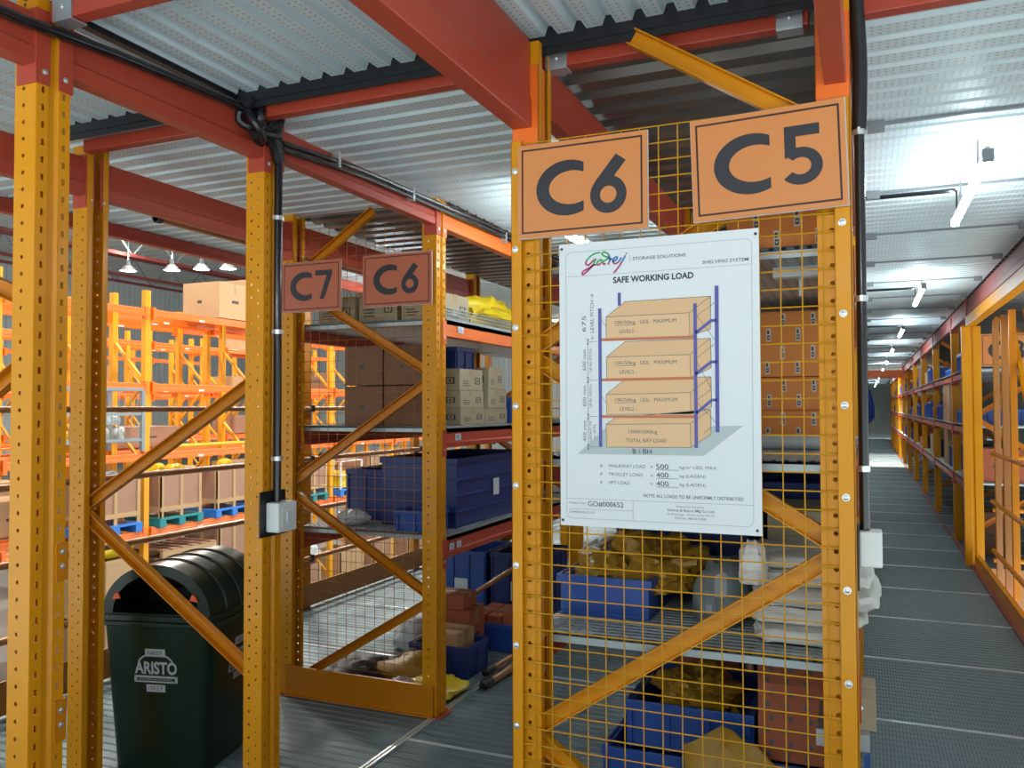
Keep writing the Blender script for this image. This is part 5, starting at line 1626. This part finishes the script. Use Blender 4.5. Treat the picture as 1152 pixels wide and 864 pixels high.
# ---- barrier and braces around the opening at the right edge
t = thing('guard_rail', 'yellow guard rail with toe board around the opening at the right edge', 'guard rail', (0.93, 7.0, 0))
for z in (0.22, 0.62, 1.015):
    b = MB(); b.tube([(0.955, 7.86, z), (0.955, 4.4, z)], 0.018, 10); part('rail', b, 'yellow_d', t, smooth=True)
for z in (0.98, 0.55, 0.14):
    b = MB(); b.tube([(0.955, 7.86, z), (2.3, 7.86, z)], 0.02, 10); part('rail', b, 'yellow_d', t, smooth=True)
for y in (7.86, 7.40, 7.02, 4.4):
    b = MB(); b.box(0.975, 1.02, y - 0.024, y + 0.024, 0.0, 1.08 if y < 5 else 2.105); part('post', b, ('brown', 'brown', 'yellow_d', 'brown')[(7.86, 7.40, 7.02, 4.4).index(y)], t, bev=0.003)
b = MB(); b.box(0.865, 0.872, 4.4, 8.3, 0.012, 0.11); b.box(0.865, 0.90, 4.4, 8.3, 0.104, 0.112); part('toe_board', b, 'yellow', t)
gk = 'slanted braces at the right edge'
for i, (ya, yb, w, mt) in enumerate(((7.42, 6.35, 0.05, 'yellow'), (7.08, 5.95, 0.028, 'yellow'), (6.50, 5.55, 0.028, 'yellow_d'))):
    b = MB()
    b.channel((1.055 + 0.05 * i, ya, 2.10), (1.055 + 0.05 * i, yb, 1.05), w, 0.03, 0.003, (-1, 0, 0))
    solo('slanted_brace', b, mt, 'slanted yellow brace under the lintel at the right edge, %s' % ('widest, farthest from the edge', 'thin middle one', 'thin one nearest the edge')[i], 'brace', gk)
b = MB(); b.channel((1.06, 6.5, 1.0), (1.06, 5.7, 0.06), 0.03, 0.03, 0.003, (-1, 0, 0))
solo('slanted_brace', b, 'yellow_d', 'slanted yellow brace in the lower half of the opening at the right edge', 'brace', gk)
for i in range(3):
    carton('brown carton behind the right guard rail, %s from the left' % ('first', 'second', 'third')[i], 1.70 + 0.5 * i, 2.16 + 0.5 * i, 8.6, 9.1, 0.0, 1.15 - 0.18 * (i % 2), 'card_d', 'brown cartons behind the right guard rail', marks='small')
for k, y in enumerate((9.4, 12.0)):
    frame('shelving_frame', 'yellow frame beyond the opening at the right edge, %s' % ('nearer', 'farther')[k], y, 2.55, 3.35, 2.365, [('l', 0.3, 'r', 0.8), ('r', 0.8, 'l', 1.3), ('l', 1.3, 'r', 1.8)], holes=False, group=GQ)
for i, (z0, z1) in enumerate(LV):
    beam('red beam of the %s shelf beyond the opening at the right edge' % ORD[i], 2.55, -1, 9.49, 12.0, z0, z1, gq, low=0.04)

# ================================================================ pallet racks in the tall hall
G0 = -2.42
LEV = (-0.50, 0.70, 1.80, 2.98)          # tops of the beam levels
DEP = 0.80
YS = [7.43 + 2.48 * k for k in range(7)]
ROWS = [(-10.45, 'front', 'first row'), (-11.52, 'back', 'second row'), (-15.6, 'front', 'third row'), (-16.7, 'back', 'fourth row'), (-20.8, 'front', 'fifth row')]
POSN = ('first', 'second', 'third', 'fourth', 'fifth', 'sixth', 'seventh')
def rack_frame_proto():
    t = thing('pallet_rack_frame', 'yellow pallet rack frame', 'pallet rack', (0, 0, 0))  # a single end frame: two uprights, braces and foot plates
    H = 3.28 - G0
    for x in (-0.05, -DEP + 0.05):
        b = MB()
        b.prism([(x - 0.045, -0.05, 0), (x + 0.045, -0.05, 0), (x + 0.05, -0.02, 0), (x + 0.04, 0.0, 0), (x + 0.05, 0.02, 0), (x + 0.045, 0.05, 0), (x - 0.045, 0.05, 0)], (0, 0, H))
        part('upright', b, 'rack_yellow', t, world=False)
        b = MB(); b.box(x - 0.08, x + 0.08, -0.08, 0.08, 0, 0.01); part('foot_plate', b, 'orange', t, world=False)
    z, s = 0.3, 1
    while z < H - 0.9:
        b = MB()
        a, c = (-0.09, -DEP + 0.09) if s > 0 else (-DEP + 0.09, -0.09)
        b.bar((a, 0, z), (c, 0, z + 0.62), 0.04, 0.05, (0, 1, 0))
        part('brace', b, 'rack_yellow', t, world=False)
        z += 0.66
        s = -s
    return t
fp = rack_frame_proto()
first = True
for X, nm, rn in ROWS:
    for k, y in enumerate(YS):
        lab = 'yellow pallet rack frame in the %s from the walkway, %s from the left' % (rn, POSN[k])
        if first:
            o, first = fp, False
            o.location = (X, y, G0); o['label'] = lab; o['group'] = 'pallet rack frames'
        else:
            copy_tree(fp, None, (X, y, G0), None, lab, 'pallet rack frames')
def rack_beam_proto():
    t = thing('pallet_rack_beam', 'orange pallet rack beam', 'beam', (0, 0, 0))
    b = MB()
    L = 2.48 - 0.10
    b.prism([(0.0, 0, -0.115), (0.048, 0, -0.115), (0.048, 0, -0.075), (0.040, 0, -0.066), (0.040, 0, -0.008), (0.034, 0, 0), (0.0, 0, 0)], (0, L, 0))
    part('rail', b, 'orange', t, world=False)
    for y in (0, L - 0.06):
        b = MB(); b.box(-0.02, 0.053, y, y + 0.06, -0.17, 0.03)
        part('connector', b, 'orange', t, world=False)
    b = MB(); b.box(0.048, 0.050, L * 0.42, L * 0.42 + 0.12, -0.108, -0.078)
    part('label_tag', b, 'paper', t, world=False, label='white label')
    return t
bp = rack_beam_proto()
first = True
LN = ('bottom', 'second', 'third', 'top')
for r, (X, nm, rn) in enumerate(ROWS):
    for k in range(len(YS) - 1):
        for l in ((0, 1, 2, 3) if r < 2 else (1, 2, 3)):
            for side in (0, 1):
                if r >= 3 and side == 1: continue
                lab = 'orange %s rack beam, %s from the walkway, %s level, %s bay from left' % (('front', 'rear')[side], rn, LN[l], POSN[k])
                loc = (X if side == 0 else X - DEP, YS[k] + 0.05, LEV[l])
                if first:
                    o, first = bp, False
                    o.location = loc; o['label'] = lab; o['group'] = 'pallet rack beams'
                else:
                    c = copy_tree(bp, None, loc, None, lab, 'pallet rack beams')
                    if side == 1: c.location.x += 0.0

def pallet(label, x1, y0, y1, z, material, depth=0.8):
    t = thing('plastic_pallet', label, 'pallet', (x1 - depth / 2, (y0 + y1) / 2, z), group='plastic pallets in the racks')
    b = MB(); b.box(x1 - depth, x1, y0, y1, z + 0.11, z + 0.15); part('top_deck', b, material, t, bev=0.006)
    w = (y1 - y0)
    for i in range(3):
        ya = y0 + (w - 0.13) * i / 2
        b = MB(); b.box(x1 - depth, x1, ya, ya + 0.13, z, z + 0.11); part('foot', b, material, t, bev=0.006)
    return t
def wood_crate(label, x1, y0, y1, z, h, depth=0.8, group='wooden crates in the racks', m='wood'):
    t = thing('wooden_crate', label, 'crate', (x1 - depth / 2, (y0 + y1) / 2, z), group=group)
    x0 = x1 - depth
    b = MB()
    zb = z + 0.11
    b.box(x0 + 0.02, x1 - 0.02, y0 + 0.02, y1 - 0.02, zb, zb + 0.015)
    b.box(x1 - 0.035, x1 - 0.02, y0 + 0.02, y1 - 0.02, zb, z + h); b.box(x0 + 0.02, x0 + 0.035, y0 + 0.02, y1 - 0.02, zb, z + h)
    b.box(x0 + 0.02, x1 - 0.02, y0 + 0.02, y0 + 0.035, zb, z + h); b.box(x0 + 0.02, x1 - 0.02, y1 - 0.035, y1 - 0.02, zb, z + h)
    part('panel', b, m, t)
    b = MB()
    w = y1 - y0
    for i in range(3):
        ya = y0 + (w - 0.06) * i / 2
        b.box(x1 - 0.02, x1, ya, ya + 0.06, z, z + h)
        xa = x0 + (depth - 0.06) * i / 2
        b.box(xa, xa + 0.06, y0, y0 + 0.02, z, z + h)
    b.box(x1 - 0.02, x1 + 0.003, y0, y1, zb - 0.01, zb + 0.06); b.box(x0, x1, y0 - 0.003, y0 + 0.02, zb - 0.01, zb + 0.06)
    part('batten', b, 'wood_l', t)
    return t
pz = LEV[0]
pc = ('blue_l', 'teal', 'blue_l', 'blue_l', 'teal', 'blue_l', 'blue_l', 'blue_l', 'teal', 'blue_l', 'blue_l', 'teal')
wy = [(8.80, 9.72), (10.13, 11.02), (11.38, 12.26), (12.62, 13.5), (13.75, 14.6), (15.1, 15.95), (16.25, 17.05), (17.55, 18.4), (18.75, 19.6)]
for i, (y0, y1) in enumerate(wy):
    pallet('%s pallet on the bottom beam of the nearest rack row, %s from the left' % ('blue' if pc[i] == 'blue_l' else 'teal', NTH[i]), -10.36, y0 - 0.03, y1 + 0.03, pz, pc[i])
    if i not in (5,):
        wood_crate('plywood crate with pale battens, bottom level of the nearest rack row, %s from left' % NTH[i], -10.38, y0, y1, pz + 0.15, 0.66)
for i, (x, y, c, mt) in enumerate(((-10.75, 10.4, 'yellow', 'bagyel'), (-10.7, 10.75, 'yellow', 'bagyel'), (-10.7, 9.35, 'white', 'film'), (-10.75, 12.0, 'yellow', 'bagyel'), (-10.75, 13.1, 'dark', 'dark'))):
    blob('plastic_bag', '%s bag on the plywood crates in the nearest rack row, %s from left' % (c, ('second', 'third', 'first', 'fourth', 'fifth')[i]), 'bag', (x, y, pz + 0.79), (0.18, 0.15, 0.12), mt, 60 + i)
# white basket of yellow parts
t = thing('wire_basket', 'white wire basket of yellow parts on a blue pallet in the nearest rack row', 'basket', (-10.8, 15.5, pz + 0.15))
b = MB()
for a in (-11.15, -10.4):
    for yy in (15.12, 15.93): b.box(a - 0.015, a + 0.015, yy - 0.015, yy + 0.015, pz + 0.15, pz + 0.75)
for zz in (0.18, 0.45, 0.74):
    b.box(-11.16, -10.39, 15.11, 15.13, pz + zz, pz + zz + 0.02); b.box(-11.16, -10.39, 15.92, 15.94, pz + zz, pz + zz + 0.02)
    b.box(-10.41, -10.39, 15.11, 15.94, pz + zz, pz + zz + 0.02); b.box(-11.16, -11.14, 15.11, 15.94, pz + zz, pz + zz + 0.02)
part('frame', b, 'paper', t)
for i in range(3):
    carton('yellow part box in the white wire basket, %s' % ('left', 'middle', 'right')[i], -11.1, -10.45, 15.16 + 0.25 * i, 15.38 + 0.25 * i, pz + 0.17, pz + 0.50, 'bagyel', 'yellow boxes in the wire basket', tape=False)
# grey stillage with white bags
t = thing('stillage', 'grey steel stillage cage at the left of the nearest rack row', 'cage', (-10.8, 9.35, LEV[1]))
b = MB()
zb, zt = LEV[1] + 0.035, LEV[1] + 0.98
for x in (-11.15, -10.42):
    for y in (8.30, 9.78): b.box(x - 0.03, x + 0.03, y - 0.03, y + 0.03, zb, zt)
for zz in (0.16, 0.56, 0.94):
    for y in (8.30, 9.78): b.box(-11.15, -10.42, y - 0.02, y + 0.02, zb + zz, zb + zz + 0.045)
    for x in (-11.15, -10.42): b.box(x - 0.02, x + 0.02, 8.30, 9.78, zb + zz, zb + zz + 0.045)
b.box(-11.15, -10.42, 8.30, 9.78, zb + 0.15, zb + 0.165)
for k in range(12):
    y = 8.36 + k * 0.12
    b.box(-10.425, -10.415, y, y + 0.008, zb + 0.18, zt - 0.04)
part('frame', b, 'grey', t)
for i, (y, c, mt, zz) in enumerate(((9.0, 'yellow', 'bagyel', 0.17), (9.25, 'white', 'sack', 0.17), (9.55, 'white', 'sack', 0.17), (9.02, 'white', 'sack', 0.44), (9.4, 'white', 'film', 0.42), (8.55, 'yellow', 'bagyel', 0.17))):
    blob('plastic_bag', '%s bag in the grey stillage cage, %s' % (c, ('low left', 'low middle', 'low right', 'upper left', 'upper middle', 'far left')[i]), 'bag', (-10.7, y, LEV[1] + 0.036 + zz), (0.13, 0.12, 0.15), mt, 70 + i)
for i in range(6):
    b = MB(); b.tube([(-10.42, 7.55 + 2.48 * i + 0.1, LEV[1] + 0.08), (-10.42, 9.78 + 2.48 * i, LEV[1] + 0.08)], 0.035, 8)
    if i: solo('stop_bar', b, 'rack_yellow', 'yellow stop bar above the nearest rack row\'s second beam, %s bay from left' % POSN[i], 'stop bar', 'stop bars of the racks', smooth=True)
# big cartons on top
carton('big tan carton on the top beams of the nearest rack row, left one', -11.25, -10.42, 11.45, 12.24, LEV[3] + 0.02, LEV[3] + 0.66, 'card', 'big cartons on the racks', marks='small')
carton('big tan carton on the top beams of the nearest rack row, right one', -11.5, -10.7, 12.5, 13.3, LEV[3] + 0.02, LEV[3] + 0.85, 'card', 'big cartons on the racks', marks='small')
carton('big tan carton on the top beams of the third rack row', -16.4, -15.6, 18.0, 19.2, LEV[3] + 0.02, LEV[3] + 0.8, 'card', 'big cartons on the racks', marks='small')
# ground level of the nearest rack
for i, (y0, y1, h, d) in enumerate(((8.5, 9.75, 0.8, 0.8), (11.45, 12.2, 1.0, 0.8), (13.35, 14.4, 0.65, 0.8), (15.1, 16.0, 0.72, 0.8), (16.4, 17.2, 1.1, 0.8), (18.0, 18.9, 1.1, 0.8))):
    wood_crate('pale wooden crate on the ground level of the nearest rack row, %s from the left' % NTH[i], -10.38, y0, y1, G0 + 0.75 if i < 2 else G0, h, d, 'wooden crates on the ground', 'wood_l' if i in (0, 3) else 'wood')
for i in range(2):
    b = MB(); 
    y0 = (8.5, 11.45)[i]; y1 = (9.75, 12.2)[i]
    wood_crate('wooden crate at the very bottom of the nearest rack row, %s' % ('left', 'right')[i], -10.38, y0, y1, G0, 0.74, 0.8, 'wooden crates on the ground')
blob('plastic_bag', 'bright yellow bag on the pale crate at the ground level of the racks, left', 'bag', (-10.75, 9.3, G0 + 1.56), (0.28, 0.5, 0.24), 'bagyel', 81)
blob('plastic_bag', 'clear bag on the crate at the ground level of the racks, behind the far mesh', 'bag', (-10.75, 14.3, G0 + 0.66), (0.3, 0.4, 0.35), 'film', 82)
for i in range(4):
    t = thing('wooden_pallet', 'grey wooden pallet lying in a stack on the ground level of the racks, %s' % ('bottom', 'second', 'third', 'top')[i], 'pallet', (-10.8, 10.8, G0 + 1.0 + 0.14 * i), group='stacked wooden pallets')
    b = MB()
    for k in range(6): b.box(-11.2, -10.4, 10.2 + 0.21 * k, 10.34 + 0.21 * k, G0 + 1.0 + 0.14 * i + 0.10, G0 + 1.0 + 0.14 * i + 0.125)
    part('slat', b, 'wood', t)
    b = MB()
    for k in range(3): b.box(-11.2 + 0.37 * k, -11.14 + 0.37 * k, 10.2, 11.4, G0 + 1.0 + 0.14 * i, G0 + 1.0 + 0.14 * i + 0.10)
    part('bearer', b, 'wood_l', t)
b = MB(); b.box(-11.2, -10.4, 10.2, 11.4, G0, G0 + 0.998)
carton('brown carton under the stack of wooden pallets in the racks', -11.2, -10.4, 10.25, 11.35, G0, G0 + 0.995, 'card_d', None)
# boxes in the rows behind
r3 = random.Random(21)
for r in (1, 2):
    X = ROWS[r][0]
    for k in range(6):
        for l in (0, 1, 2):
            if r3.random() < (0.75 if l == 0 else 0.28):
                y0 = YS[k] + 0.2 + r3.uniform(0, 0.3)
                zl = LEV[l] + 0.032
                carton('brown carton in the %s of pallet racks, %s level, %s bay from left' % (ROWS[r][2], LN[l], POSN[k]), X - 0.8, X - 0.02, y0, y0 + r3.uniform(0.8, 1.6), zl, zl + r3.uniform(0.35, 0.7), r3.choice(['card', 'card_d', 'wood']), 'cartons in the rear racks', marks='small')
